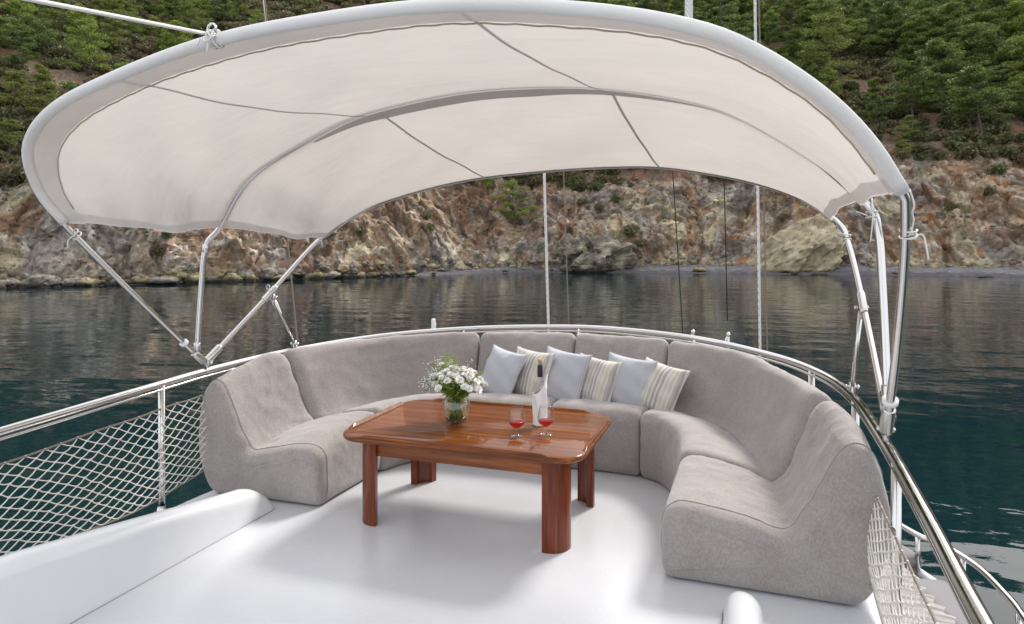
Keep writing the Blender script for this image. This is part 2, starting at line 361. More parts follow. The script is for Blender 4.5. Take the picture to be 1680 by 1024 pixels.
NR = nB + nC + nS + 3
rows_R = []; rows_H = []; rows_w = []; rows_zone = []
run = Hc * np.interp(azd, [-40, -20, -12, 0, 6, 20, 40], [0.55, 0.8, 0.95, 0.9, 0.65, 0.5, 0.75])
topd = R0 + beachw + run
for r_ in range(3):
    rows_R.append(R0 - (3 - r_) * 4); rows_H.append(np.full(NA, -0.55 * (3 - r_))); rows_w.append(0.05); rows_zone.append(-1)
for r_ in range(nB):
    f = r_ / nB; rows_R.append(R0 + beachw * f); rows_H.append(beachw * f * 0.16 + 0.03); rows_w.append(0.03 + 0.2 * f); rows_zone.append(0)
for r_ in range(nC):
    f = r_ / nC; rows_R.append(R0 + beachw + run * (f ** 1.0)); hb = beachw * .16
    rows_H.append(hb + (Hc - hb) * (0.75 * f + 0.25 * math.sin(f * math.pi / 2))); rows_w.append(min(1, 0.25 + f * 6) * (1 - 0.55 * max(0, f - 0.75) / 0.25)); rows_zone.append(f)
RR = topd + 105; HR = 4.5 + RR * np.tan(np.radians(elev)) - 2.5
for r_ in range(nS):
    f = (r_ + 1) / nS; g = f ** 1.25
    if f < 0.8: q = g / 0.8 ** 1.25; rows_R.append(topd + 105 * q); rows_H.append(Hc + (HR - Hc) * (q ** 0.92))
    else: q = (f - 0.8) / 0.2; rows_R.append(RR + 150 * q); rows_H.append(HR - 55 * q * q)
    rows_w.append(0.45 * math.exp(-f * 8) + 0.1); rows_zone.append(1 + f)
GR = np.array(rows_R); GH = np.array(rows_H); GW = np.array(rows_w)[:, None] * np.ones((1, NA)); GZ = np.array(rows_zone)[:, None] * np.ones((1, NA))
X = GR * np.sin(az)[None]; D = GR * np.cos(az)[None]
wx = CAM.x + X * CS - D * SN; wy = X * SN + D * CS
Pb = np.stack([wx, wy, GH + WZ], -1).reshape(-1, 3); Wf = GW.ravel(); Zf = GZ.ravel()
inl = np.stack([(wx - CAM.x), wy, np.zeros_like(wx)], -1).reshape(-1, 3); inl /= np.linalg.norm(inl, axis=1)[:, None]
warp = np.stack([fbm(Pb * 0.12, 3, 91), fbm(Pb * 0.12, 3, 92), fbm(Pb * 0.12, 3, 93)], 1)
Pq = Pb + warp * 3.0
# steep gullies and buttresses, then blocks, then chips
d = 4.6 * fbm(Pb * np.array([0.06, 0.06, 0.035]), 3, 1) + 3.2 * (ridged(Pq * 0.13, 4, 5) - 0.3)
w1, w2, id1 = worley(Pq * np.array([0.42, 0.42, 0.34]), 11); d = d + 2.0 * (id1 - 0.5) + 1.0 * np.minimum(w2 - w1, 0.5)
w3, w4, id2 = worley(Pq * np.array([1.15, 1.15, 0.95]), 21); d = d + 0.6 * (id2 - 0.5) + 0.4 * np.minimum(w4 - w3, 0.4)
d = d + 0.28 * ridged(Pq * 1.6, 3, 41) * 0.8
nrm = -inl * 0.86 + np.array([0, 0, 0.5])
Pf = Pb + nrm * (d * Wf)[:, None]
slope_m = sstep(1.0, 1.12, Zf)
Pf[:, 2] += slope_m * (2.2 * fbm(Pb * 0.05, 4, 61) + 0.35 * fbm(Pb * 0.6, 3, 66))
keep0 = (Zf >= 0) & (Zf < 0.02); Pf[:, 2] = np.where(Zf == 0, Pb[:, 2] + 0.25 * fbm(Pb * 0.35, 3, 71) * (GW.ravel() * 4), Pf[:, 2])
# colours of the ground itself: ochre rock, grey rock, cream veins, rust scree, brown soil
def lin(*c): return np.array([(v / 255) ** 2.2 for v in c])
tan_, grey_, cream_, rust_, soil_, dark_, white_, beach_, olive_ = lin(172, 150, 126), lin(156, 147, 138), lin(198, 186, 156), lin(150, 114, 88), lin(104, 84, 70), lin(98, 90, 84), lin(204, 199, 188), lin(124, 122, 126), lin(165, 160, 130)
px_, py_, dep_ = project(Pb)
def M3(a, b, m): return a * (1 - m)[:, None] + b * m[:, None]
n_a = fbm(Pq * 0.11, 3, 101); n_b = fbm(Pq * 0.2, 4, 111); n_c = fbm(Pq * 0.33, 4, 121); n_d = fbm(Pq * 0.9, 4, 131)
azv = np.tile(azd, NR)
scree = sstep(-26, -20, azv) * (1 - sstep(4, 9, azv))       # the loose reddish slope in the middle of the bay
scree = np.clip(scree * 0.95 + 0.25 * n_a, 0, 1) * sstep(0.12, 0.3, Zf)
col = M3(np.ones((len(Pb), 1)) * tan_, np.ones((len(Pb), 1)) * grey_, sstep(-0.15, 0.25, n_a + 0.2 * n_c))
col = M3(col, cream_[None] * np.ones_like(col), sstep(0.08, 0.28, n_b - 0.05 + 0.15 * sstep(12, 20, azv) + 0.2 * (1 - sstep(-34, -24, azv))) * 0.85)
col = M3(col, rust_[None] * np.ones_like(col), sstep(0.06, 0.3, n_c - 0.02 + 0.15 * scree) * 0.75)
col = M3(col, lin(176, 126, 84)[None] * np.ones_like(col), sstep(0.2, 0.4, fbm(Pq * 0.5, 3, 141)) * 0.7 * sstep(5, 18, azv))
col = M3(col, (soil_ * 0.6 + rust_ * 0.5)[None] * np.ones_like(col), scree * (0.55 + 0.3 * np.clip(n_d, -1, 1)))
col = M3(col, white_[None] * np.ones_like(col), sstep(0.84, 0.9, id2) * 0.6 * (1 - 0.3 * scree) * (Zf > 0.03))
col = M3(col, dark_[None] * np.ones_like(col), sstep(0.1, 0.3, fbm(Pq * 0.27, 4, 151)) * 0.55)
upper = sstep(0.88, 1.03, Zf); col = M3(col, soil_[None] * np.ones_like(col), upper * 0.85)
col = M3(col, lin(124, 88, 68)[None] * np.ones_like(col), upper * sstep(0.05, 0.3, n_c) * 0.8)
bch = (Zf == 0) * sstep(-15, -9, azv); col = M3(col, beach_[None] * (1 + 0.2 * n_d[:, None]), bch * 1.0)
hw = Pf[:, 2] - WZ
col = M3(col, lin(48, 44, 44)[None] * np.ones_like(col), (1 - sstep(0.25, 0.6 , hw + 0.3 * n_d)) * (1 - 0.45 * bch))
col = M3(col, lin(86, 78, 72)[None] * np.ones_like(col), (1 - sstep(0.9, 2.0, hw + 0.8 * n_d)) * (1 - bch) * 0.6)
GP = Pf.reshape(NR, NA, 3)
idx = np.arange(NR * NA).reshape(NR, NA)
F = np.stack([idx[:-1, :-1], idx[:-1, 1:], idx[1:, 1:], idx[1:, :-1]], -1).reshape(-1, 4)
me = bpy.data.meshes.new('hillside'); me.vertices.add(len(Pf)); me.vertices.foreach_set('co', Pf.astype(np.float32).ravel())
me.loops.add(F.size); me.loops.foreach_set('vertex_index', F.ravel().astype(np.int32)); me.polygons.add(len(F))
me.polygons.foreach_set('loop_start', np.arange(0, F.size, 4, dtype=np.int32)); me.update(calc_edges=True)
ca = me.color_attributes.new('col', 'FLOAT_COLOR', 'POINT'); ca.data.foreach_set('color', np.concatenate([np.clip(col, 0, 1), np.ones((len(col), 1))], 1).astype(np.float32).ravel())
ground = bpy.data.objects.new('hillside', me); C.objects.link(ground); ground['kind'] = 'structure'
m = mat('hillside_rock_and_soil', (0.3, 0.25, 0.2), 0.9); me.materials.append(m)
at_ = N(m, 'ShaderNodeAttribute', attribute_name='col')
v1 = N(m, 'ShaderNodeTexVoronoi', feature='F1'); v1.inputs['Scale'].default_value = 1.7
v2 = N(m, 'ShaderNodeTexVoronoi', feature='DISTANCE_TO_EDGE'); v2.inputs['Scale'].default_value = 0.9
nw = noise(m, 0.8, 4, 0.6); vadd = N(m, 'ShaderNodeVectorMath', operation='ADD'); t = N(m, 'ShaderNodeTexCoord'); L(m, t.outputs['Object'], vadd.inputs[0]); L(m, nw.outputs['Color'], vadd.inputs[1])
L(m, vadd.outputs[0], v1.inputs['Vector']); L(m, vadd.outputs[0], v2.inputs['Vector'])
sep = N(m, 'ShaderNodeSeparateColor'); L(m, v1.outputs['Color'], sep.inputs[0])
nfine = noise(m, 3.0, 5, 0.65)
c = mixc(m, 1.0, at_.outputs['Color'], ramp(m, sep.outputs[0], [(0.0, (0.78,) * 3), (0.85, (1.08,) * 3), (0.97, (1.35,) * 3)]), 'MULTIPLY')
c = mixc(m, 1.0, c, ramp(m, nfine.outputs['Fac'], [(0.3, (0.74,) * 3), (0.7, (1.22,) * 3)]), 'MULTIPLY')
L(m, c, P(m).inputs['Base Color'])
L(m, bump(m, nfine.outputs['Fac'], 0.8, 0.25, bump(m, v2.outputs[0], 0.7, 0.4)), P(m).inputs['Normal'])

m = mat('sea_water', (0.002, 0.012, 0.02), 0.012); P(m).inputs['IOR'].default_value = 1.42
lg = noise(m, 0.28, 2, 0.45, mapping(m, (1, 1.5, 1), (0, 0, R(-19)))); md = noise(m, 1.1, 2, 0.45, mapping(m, (0.7, 1.5, 1), (0, 0, R(-24))), 0.4); fn = noise(m, 6, 2, 0.5, mapping(m, (0.7, 1.6, 1), (0, 0, R(-10))))
nn = bump(m, lg.outputs['Fac'], 1.0, 0.075); nn = bump(m, md.outputs['Fac'], 1.0, 0.013, nn); nn = bump(m, fn.outputs['Fac'], 1.0, 0.0008, nn); L(m, nn, P(m).inputs['Normal'])
n4 = noise(m, 0.02, 3); L(m, ramp(m, n4.outputs['Fac'], [(0.35, (0.0015, 0.012, 0.019)), (0.65, (0.003, 0.021, 0.025))]), P(m).inputs['Base Color'])
S = 2500
wtr = mesh('water', [(-S, -S, WZ), (S, -S, WZ), (S, S, WZ), (-S, S, WZ)], [(0, 1, 2, 3)], m); wtr['kind'] = 'structure'

# ---------------------------------------------------------------- finding spots on the hill
PX, PY, DP = project(GP)
NRM = np.cross(GP[1:, 1:] - GP[:-1, :-1], GP[1:, :-1] - GP[:-1, 1:])
def hill_point(px, py, rmin=20):
    j = int(np.argmin(np.abs(PX[60] - px) + (DP[60] < 0) * 1e6)); c_ = PY[rmin:, j]
    i = int(np.argmax(c_ <= py)) + rmin
    if c_.min() > py: i = int(np.argmin(c_)) + rmin
    return Vector(GP[i, j]), i, j
def leaf_cloud(centres, radii, count, size, rng, asp=0.4, up=0.35, shell=0.45):
    V = []; F = []
    for c_, rd, n_ in zip(centres, radii, count):
        u = rng.normal(size=(n_, 3)); u /= np.linalg.norm(u, axis=1)[:, None]
        rr = rng.uniform(shell, 1.0, n_) ** 0.7; p = np.array(c_) + u * rr[:, None] * np.array(rd)
        a = rng.normal(size=(n_, 3)) * np.array([1, 1, 0.45]) + u * 0.8 + np.array([0, 0, up]); a /= np.linalg.norm(a, axis=1)[:, None]
        b = np.cross(a, rng.normal(size=(n_, 3))); b /= np.linalg.norm(b, axis=1)[:, None]
        s_ = size * rng.uniform(0.6, 1.4, n_)[:, None]
        V.append(np.stack([p - b * s_ * asp, p + a * s_, p + b * s_ * asp], 1).reshape(-1, 3))
    V = np.concatenate(V); return V, np.arange(len(V)).reshape(-1, 3)
def make_pine(seed, h=12.0, spread=1.0, trunk_frac=0.35, lean=0.1, m_='pine', flat=0.38, limbs=19):
    rng = np.random.default_rng(seed); rnd = random.Random(seed)
    root = empty('pine_tree')
    tp = [Vector((0, 0, -0.6))]; dx, dy = rnd.uniform(-1, 1) * lean, rnd.uniform(-1, 1) * lean
    for i in range(1, 8): tp.append(tp[-1] + Vector((dx * h / 7 + rnd.uniform(-.15, .15), dy * h / 7 + rnd.uniform(-.15, .15), h / 7.4)))
    tp = catmull(tp, 4); nT = len(tp); tb = MB(); tb.tube(tp, lambda i: 0.019 * h * (1 - 0.85 * i / nT), 7)
    cs, rs, ct = [], [], []
    for k in range(limbs):
        f = trunk_frac + (1 - trunk_frac) * (k + 0.5) / limbs; b = tp[min(int(f * nT), nT - 1)]
        an = k * 2.4 + rnd.uniform(-.5, .5); ln = h * 0.32 * spread * (1.12 - f) ** 0.6 * rnd.uniform(0.6, 1.25)
        e = b + Vector((math.cos(an) * ln, math.sin(an) * ln, h * 0.07 * rnd.uniform(0.2, 1.4)))
        mid = b.lerp(e, 0.5) + Vector((0, 0, -0.03 * h * rnd.random()))
        tb.tube(catmull([b, mid, e], 3), lambda i: 0.0055 * h * (1 - 0.12 * i), 5, caps=False)
        for q in range(3):
            c_ = b.lerp(e, 0.55 + 0.24 * q) + Vector((rnd.uniform(-1, 1), rnd.uniform(-1, 1), rnd.uniform(0, .6))) * 0.035 * h
            rd = h * 0.075 * rnd.uniform(0.7, 1.3) * spread ** 0.5 * (1.25 - 0.4 * f); cs.append(c_); rs.append((rd * 1.25, rd * 1.25, rd * flat)); ct.append(130)
    for q in range(4): cs.append(tp[-1] + Vector((rnd.uniform(-1, 1), rnd.uniform(-1, 1), rnd.uniform(-.6, .4))) * 0.05 * h); rs.append((0.07 * h,) * 2 + (0.05 * h,)); ct.append(80)
    tb.build('trunk', M['bark'], root); V, F_ = leaf_cloud(cs, rs, ct, 0.021 * h, rng)
    mesh('crown', V, F_, M[m_], root, smooth=False); return root
def make_shrub(seed, r=1.4, m_='shrub'):
    rng = np.random.default_rng(seed); rnd = random.Random(seed); cs, rs, ct = [], [], []
    for k in range(9):
        an = rnd.uniform(0, 6.28); q = rnd.uniform(0, 0.65) * r
        cs.append((math.cos(an) * q, math.sin(an) * q, r * rnd.uniform(0.25, 0.6))); s_ = r * rnd.uniform(0.35, 0.55); rs.append((s_, s_, s_ * 0.8)); ct.append(75)
    V, F_ = leaf_cloud(cs, rs, ct, 0.17 * r, rng, 0.5, 0.5, 0.6); return V, F_
def copy_tree(o, parent=None):
    c_ = o.copy(); C.objects.link(c_); c_.parent = parent
    for ch in list(o.children): copy_tree(ch, c_)
    return c_
def put(o, loc, s=1.0, rz=None, tilt=(0, 0)):
    o.location = loc; o.scale = (s, s, s * random.uniform(0.9, 1.1)); o.rotation_euler = (tilt[0], tilt[1], random.uniform(0, 6.28) if rz is None else rz); return o
pines = [make_pine(11, 12, 1.0, 0.34, 0.12), make_pine(12, 12, 1.25, 0.42, 0.25), make_pine(13, 12, 0.8, 0.2, 0.06), make_pine(14, 12, 1.1, 0.12, 0.1, 'pine_bright', 0.5), make_pine(15, 12, 1.45, 0.35, 0.35, 'pine', 0.3), make_pine(16, 12, 1.5, 0.15, 0.2, 'pine_bright', 0.32, 16)]
used = [False] * 6
def place_pine(k, px, py, h, label, group='pines on the hillside above the cliff', rmin=30, **kw):
    global used
    loc, i, j = hill_point(px, py, rmin); o = pines[k] if not used[k] else copy_tree(pines[k]); used[k] = True
    put(o, loc - Vector((0, 0, 0.15)), h / 12, **kw); tag(o, label, 'pine tree', group); return o
special = [
 (1, 1612, 240, 15, 'tall open pine with a bare trunk, lowest on the right slope'),
 (4, 1500, 205, 9, 'low spreading pine at the foot of the green slope, right of the canopy end'),
 (5, 1485, 232, 5, 'small bright green flat-topped pine beside the right end of the canopy'),
 (5, 1478, 262, 4.2, 'lowest small yellow-green pine bush just outside the right canopy corner'),
 (0, 1500, 118, 13, 'straight slender-trunked pine standing over the bare reddish patch on the right slope'),
 (1, 1575, 92, 14, 'pine with a dark leaning trunk on the upper right slope'),
 (1, 1632, 95, 15, 'pine with a curved reddish trunk near the top right corner of the view'),
 (3, 1320, 100, 9, 'rounded bright pine just above the canopy edge, right of the white rope'),
 (0, 1225, 45, 9, 'thin pale-trunked pine left of the white rope above the canopy'),
 (4, 1665, 150, 12, 'broad layered pine cut by the right edge of the view'),
 (2, 1390, 60, 12, 'pointed pine above the canopy shoulder on the right'),
 (3, 150, 128, 9, 'light green bushy pine in the middle of the upper left slope'),
 (3, 38, 80, 9, 'light green pine near the top left corner of the view'),
 (2, 70, 205, 8, 'dark bushy pine at the left edge just above the rock face'),
 (3, 285, 110, 9, 'bright bushy pine just above the canopy edge, left of the tied rope'),
 (2, 395, 40, 9, 'dark pine right of the tied white rope above the canopy'),
 (5, 845, 372, 8.5, 'wide low green pine growing on the cliff under the middle of the canopy'),
 (5, 925, 305, 7, 'bright pine clump on the cliff top behind the two middle ropes'),
 (3, 800, 318, 7, 'leafy green pine half hidden by the rear canopy edge, left of the middle ropes'),
]
for k, px, py, h, lb in special: place_pine(k, px, py, h, lb)
rng = np.random.default_rng(5)
ii0 = 3 + nB + nC
spots = []
for _ in range(6000):
    i = int(rng.integers(ii0 + 3, NR - 8)); j = int(rng.integers(0, NA)); a_ = azd[j]
    dens = float(fbm(GP[i, j][None] * 0.045, 3, 77)[0]) + (0.06 if a_ > 8 else -0.26) + 0.08 * (a_ > 20)
    if a_ > 18 and i < ii0 + 22: dens -= 0.5
    if rng.random() < np.clip(0.5 + 1.9 * dens, 0.02, 1): spots.append((i, j))
kept = []; cell = {}
for (i, j) in spots:
    p = GP[i, j]; cs_ = 6.0 if PX[i, j] > 1000 else 5.0; key = (int(p[0] // cs_), int(p[1] // cs_))
    if cell.get(key, 0) >= 1: continue
    cell[key] = 1; kept.append((i, j))
kept.sort(key=lambda q: DP[q] if 0 < PX[q] + 150 < 2000 and DP[q] > 0 else 1e5)
def zone_label(px, py):
    side = 'left' if px < 560 else ('middle' if px < 1130 else 'right')
    return side
def spot_words(px, py):
    for lim, w_ in ((-10, 'outside the left edge'), (90, 'at the left edge'), (200, 'left of the tied rope'), (340, 'behind the tied white rope'), (470, 'right of the tied rope'), (800, 'behind the left half of the canopy'), (1120, 'behind the right half of the canopy'), (1250, 'left of the thin white rope'), (1340, 'right of the thin white rope'), (1440, 'beyond the canopy shoulder'), (1530, 'above the right canopy poles'), (1610, 'near the right edge'), (1690, 'at the right edge')):
        if px < lim: break
    else: w_ = 'past the right edge'
    hgt = 'high' if py < 30 else ('upper' if py < 90 else ('middle' if py < 160 else ('lower' if py < 225 else 'lowest')))
    return hgt, w_
NIND = 150; far = []
for n_, (i, j) in enumerate(kept):
    loc = Vector(GP[i, j]); px, py = PX[i, j], PY[i, j]; left = px < 700
    k = int(rng.choice([0, 1, 2, 3, 4], p=[.2, .12, .28, .32, .08] if left else [.28, .22, .2, .1, .2])); h = float(rng.uniform(5, 9) if left else rng.uniform(7.5, 15))
    if n_ < NIND:
        z_ = zone_label(px, py); o = copy_tree(pines[k]); put(o, loc - Vector((0, 0, 0.2)), h / 12)
        kind = {0: 'straight dark pine', 1: 'open-crowned pine', 2: 'narrow dark green pine', 3: 'bright bushy pine', 4: 'flat-layered spreading pine'}[k]
        hg, wd_ = spot_words(px, py - 30); tag(o, f'{kind} of the {hg} slope, {wd_}', 'pine tree', f'{kind}s on the {z_} hillside')
    else: far.append((loc, h / 12, k))
# shrubs
shr = []
for k in range(4):
    V, F_ = make_shrub(50 + k, 1.4); o = mesh('shrub', V, F_, M['shrub'], None, smooth=False); shr.append(o)
shr_used = [False] * 4
def place_shrub(k, loc, s, label, group):
    o = shr[k] if not shr_used[k] else shr[k].copy()
    if shr_used[k]: C.objects.link(o)
    shr_used[k] = True; put(o, loc - Vector((0, 0, 0.15 * s)), s); tag(o, label, 'shrub', group)
for px, py, s, lb in [(700, 360, .8, 'round green bush on the reddish scree left of the cliff pine'), (705, 378, 1.1, 'lower of the two bushes stacked on the reddish scree'), (592, 388, .8, 'small dark bush on the red earth just under the canopy edge, left'),
    (978, 312, 1.5, 'olive bush in the red gully right of the middle ropes'), (1008, 332, 1.1, 'small round bush beside the pale boulder under the canopy edge'), (982, 345, 1.1, 'low green bush on top of the dark sea rock, right one'), (955, 335, .8, 'tiny dark bush on top of the dark sea rock, left one'),
    (1035, 385, 1.6, 'bright green bush climbing the gully right of the dark sea rock'), (1048, 402, 1.0, 'lowest green bush in the gully right of the dark sea rock'), (1560, 345, 1.2, 'olive bush on the scree behind the right canopy poles'), (1620, 320, 1.1, 'grey-green bush on the bare slope at the right edge'),
    (1540, 260, 1.2, 'lone shrub on the brown slope right of the canopy'), (1640, 285, 1.3, 'pale shrub on the brown slope close to the right edge'), (255, 418, 0.9, 'small green bush above the shore boulders on the left'), (530, 385, 2.0, 'dark green bush right behind the rear left canopy corner'), (270, 390, .8, 'small bush on the red bank behind the left canopy strut')]:
    loc, i, j = hill_point(px, py, 21); place_shrub(int(rng.integers(0, 4)), loc, s, lb, 'bushes on the rock face')
pts = []; cell = {}
for _ in range(60000):
    i = int(rng.integers(ii0 - 16, NR - 8)); j = int(rng.integers(0, NA)); a_ = azd[j]; p = GP[i, j]
    dens = float(0.55 + 1.3 * vnoise(p[None] * 0.12, 33)[0]); 
    if i < ii0 + 4: dens *= 0.3
    if a_ > 17 and i < ii0 + 22: dens *= 0.22
    if rng.random() > dens: continue
    key = (int(p[0] // 1.6), int(p[1] // 1.6))
    if key in cell: continue
    cell[key] = 1; pts.append((i, j))
pts.sort(key=lambda q: DP[q] if 0 < PX[q] + 100 < 1880 and -60 < PY[q] < 1000 and not (120 < PX[q] < 1400 and PY[q] > 40 and PY[q] < 420) and DP[q] > 0 else 1e5)
stuffp = []
for n_, (i, j) in enumerate(pts):
    s = float(rng.uniform(0.6, 1.7)); loc = Vector(GP[i, j]); k = int(rng.integers(0, 4))
    if n_ < 130:
        z_ = zone_label(PX[i, j], 0); hg, wd_ = spot_words(PX[i, j], PY[i, j]); sz_ = 'small' if s < .95 else ('middle-sized' if s < 1.35 else 'large'); place_shrub(k, loc, s, f'{sz_} maquis shrub on the {hg} slope, {wd_}', f'maquis shrubs low on the {z_} slope')
    else: stuffp.append((loc, s, k))
def scatter(name, protos, items, zlift=0.0):
    """one object that stands for plants or stones nobody could count"""
    pc = bpy.data.collections.new(name + '_kinds')
    for o in protos: pc.objects.link(o)
    names = sorted(o.name for o in protos); order = {i: names.index(o.name) for i, o in enumerate(protos)}
    me = bpy.data.meshes.new(name); n_ = len(items); me.vertices.add(n_); me.vertices.foreach_set('co', np.array([tuple(it[0]) for it in items], dtype=np.float32).ravel())
    a = me.attributes.new('rot', 'FLOAT_VECTOR', 'POINT'); a.data.foreach_set('vector', np.stack([rng.uniform(-.15, .15, n_), rng.uniform(-.15, .15, n_), rng.uniform(0, 6.28, n_)], 1).astype(np.float32).ravel())
    a = me.attributes.new('scl', 'FLOAT', 'POINT'); a.data.foreach_set('value', np.array([it[1] for it in items], dtype=np.float32))
    a = me.attributes.new('idx', 'INT', 'POINT'); a.data.foreach_set('value', np.array([order[it[2]] for it in items], dtype=np.int32))
    o = bpy.data.objects.new(name, me); C.objects.link(o); o['kind'] = 'stuff'
    g = bpy.data.node_groups.new(name, 'GeometryNodeTree'); g.interface.new_socket('Geometry', in_out='INPUT', socket_type='NodeSocketGeometry'); g.interface.new_socket('Geometry', in_out='OUTPUT', socket_type='NodeSocketGeometry')
    gi = g.nodes.new('NodeGroupInput'); go = g.nodes.new('NodeGroupOutput'); ip = g.nodes.new('GeometryNodeInstanceOnPoints'); ci = g.nodes.new('GeometryNodeCollectionInfo')
    ci.inputs['Collection'].default_value = pc; ci.inputs['Separate Children'].default_value = True; ci.inputs['Reset Children'].default_value = True
    ip.inputs['Pick Instance'].default_value = True
    def at(nm, ty):
        q = g.nodes.new('GeometryNodeInputNamedAttribute'); q.data_type = ty; q.inputs[0].default_value = nm; return [s for s in q.outputs if s.enabled][0]
    g.links.new(gi.outputs[0], ip.inputs['Points']); g.links.new(ci.outputs[0], ip.inputs['Instance']); g.links.new(at('idx', 'INT'), ip.inputs['Instance Index'])
    g.links.new(at('rot', 'FLOAT_VECTOR'), ip.inputs['Rotation']); g.links.new(at('scl', 'FLOAT'), ip.inputs['Scale']); g.links.new(ip.outputs[0], go.inputs[0])
    md = o.modifiers.new('scatter', 'NODES'); md.node_group = g; return o
o = scatter('undergrowth', shr, stuffp); tag(o, 'dense low maquis undergrowth covering the upper hillside', 'undergrowth')
if far:
    o = scatter('forest', [[c_ for c_ in p_.children if c_.name.startswith('crown')][0] for p_ in pines], far); tag(o, 'pine forest thickening towards the top of the ridge', 'forest')
# stones
def rock_mesh(name, seed, sub=3, amp=0.35, sq=(1, 1, 0.7)):
    bm = bmesh.new(); bmesh.ops.create_icosphere(bm, subdivisions=sub, radius=1.0)
    V = np.array([v.co[:] for v in bm.verts]); a, b, i_ = worley(V * 1.3 + seed * 7.7, seed); dd = 1 + amp * (i_ - 0.5) * 1.3 + amp * 0.8 * fbm(V * 1.7 + seed * 3.1, 4, seed) + 0.25 * amp * ridged(V * 4 + seed, 3, seed)
    V = V * dd[:, None] * np.array(sq)
    for v, c_ in zip(bm.verts, V): v.co = c_
    me = bpy.data.meshes.new(name); bm.to_mesh(me); bm.free(); return me
def rock_mat(name, a, b, c_):
    m = mat(name, a, 0.9); n1 = noise(m, 1.6, 6, 0.7); n2 = noise(m, 5.5, 6, 0.7); ge = N(m, 'ShaderNodeNewGeometry'); t_ = N(m, 'ShaderNodeSeparateXYZ'); L(m, ge.outputs['Position'], t_.inputs[0])
    cc = ramp(m, n1.outputs['Fac'], [(0.3, a), (0.5, b), (0.68, c_)]); cc = mixc(m, 1.0, cc, ramp(m, n2.outputs['Fac'], [(0.3, (0.55,) * 3), (0.7, (1.35,) * 3)]), 'MULTIPLY')
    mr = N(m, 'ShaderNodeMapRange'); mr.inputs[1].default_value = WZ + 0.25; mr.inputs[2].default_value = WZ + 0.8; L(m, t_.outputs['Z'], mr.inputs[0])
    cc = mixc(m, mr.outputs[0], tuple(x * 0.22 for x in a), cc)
    L(m, cc, P(m).inputs['Base Color']); L(m, bump(m, n2.outputs['Fac'], 0.9, 0.3), P(m).inputs['Normal']); return m
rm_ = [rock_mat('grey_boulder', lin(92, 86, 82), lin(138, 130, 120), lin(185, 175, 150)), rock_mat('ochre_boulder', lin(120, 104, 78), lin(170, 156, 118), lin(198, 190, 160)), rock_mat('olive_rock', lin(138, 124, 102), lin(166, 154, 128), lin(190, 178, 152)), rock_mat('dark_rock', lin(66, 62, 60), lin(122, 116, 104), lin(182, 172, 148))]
RM = []
for k in range(5):
    me = rock_mesh('boulder', 3 + k, 3); me.materials.append(rm_[k % 2]); RM.append(me)
def boulder(loc, s, label, group=None, me=None, rot=None, sc3=None, mt=None):
    if mt is not None: me = me.copy(); me.materials.clear(); me.materials.append(mt)
    o = bpy.data.objects.new('boulder', me or RM[int(rng.integers(0, 5))]); C.objects.link(o); o.location = loc
    o.scale = (s * (sc3[0] if sc3 else rng.uniform(.8, 1.3)), s * (sc3[1] if sc3 else rng.uniform(.8, 1.2)), s * (sc3[2] if sc3 else rng.uniform(.7, 1.1))); o.rotation_euler = rot or (rng.uniform(-.3, .3), rng.uniform(-.3, .3), rng.uniform(0, 6.28))
    tag(o, label, 'boulder', group); return o
def shore(px, py): return on_z(px, py, WZ)
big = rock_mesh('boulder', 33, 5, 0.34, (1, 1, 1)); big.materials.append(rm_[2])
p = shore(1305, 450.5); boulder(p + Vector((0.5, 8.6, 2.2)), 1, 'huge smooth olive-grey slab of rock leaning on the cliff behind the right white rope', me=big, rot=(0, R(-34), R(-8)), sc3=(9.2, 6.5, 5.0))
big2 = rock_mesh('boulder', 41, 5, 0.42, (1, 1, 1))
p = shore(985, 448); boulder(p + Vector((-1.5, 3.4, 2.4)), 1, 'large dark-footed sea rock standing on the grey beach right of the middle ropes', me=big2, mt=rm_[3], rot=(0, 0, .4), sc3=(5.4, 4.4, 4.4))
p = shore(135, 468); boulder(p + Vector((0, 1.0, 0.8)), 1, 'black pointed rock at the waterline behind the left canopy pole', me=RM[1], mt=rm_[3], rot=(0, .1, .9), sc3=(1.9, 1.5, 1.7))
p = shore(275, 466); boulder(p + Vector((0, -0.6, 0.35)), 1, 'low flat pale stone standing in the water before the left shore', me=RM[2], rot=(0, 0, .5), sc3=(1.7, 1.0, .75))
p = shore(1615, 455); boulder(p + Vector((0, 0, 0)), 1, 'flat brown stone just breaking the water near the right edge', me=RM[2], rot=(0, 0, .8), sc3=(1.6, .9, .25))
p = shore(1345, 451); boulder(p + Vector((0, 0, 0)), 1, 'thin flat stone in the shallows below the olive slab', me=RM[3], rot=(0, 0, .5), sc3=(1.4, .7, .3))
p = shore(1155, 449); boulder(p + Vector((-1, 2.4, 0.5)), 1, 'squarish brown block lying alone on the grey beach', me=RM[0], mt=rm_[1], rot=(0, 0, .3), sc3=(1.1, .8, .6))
p = shore(940, 448); boulder(p + Vector((0, 3, 0.7)), 1, 'pale yellowish stone on the beach left of the large dark sea rock', me=RM[4], rot=(0, 0, .3), sc3=(1.5, .9, .6))
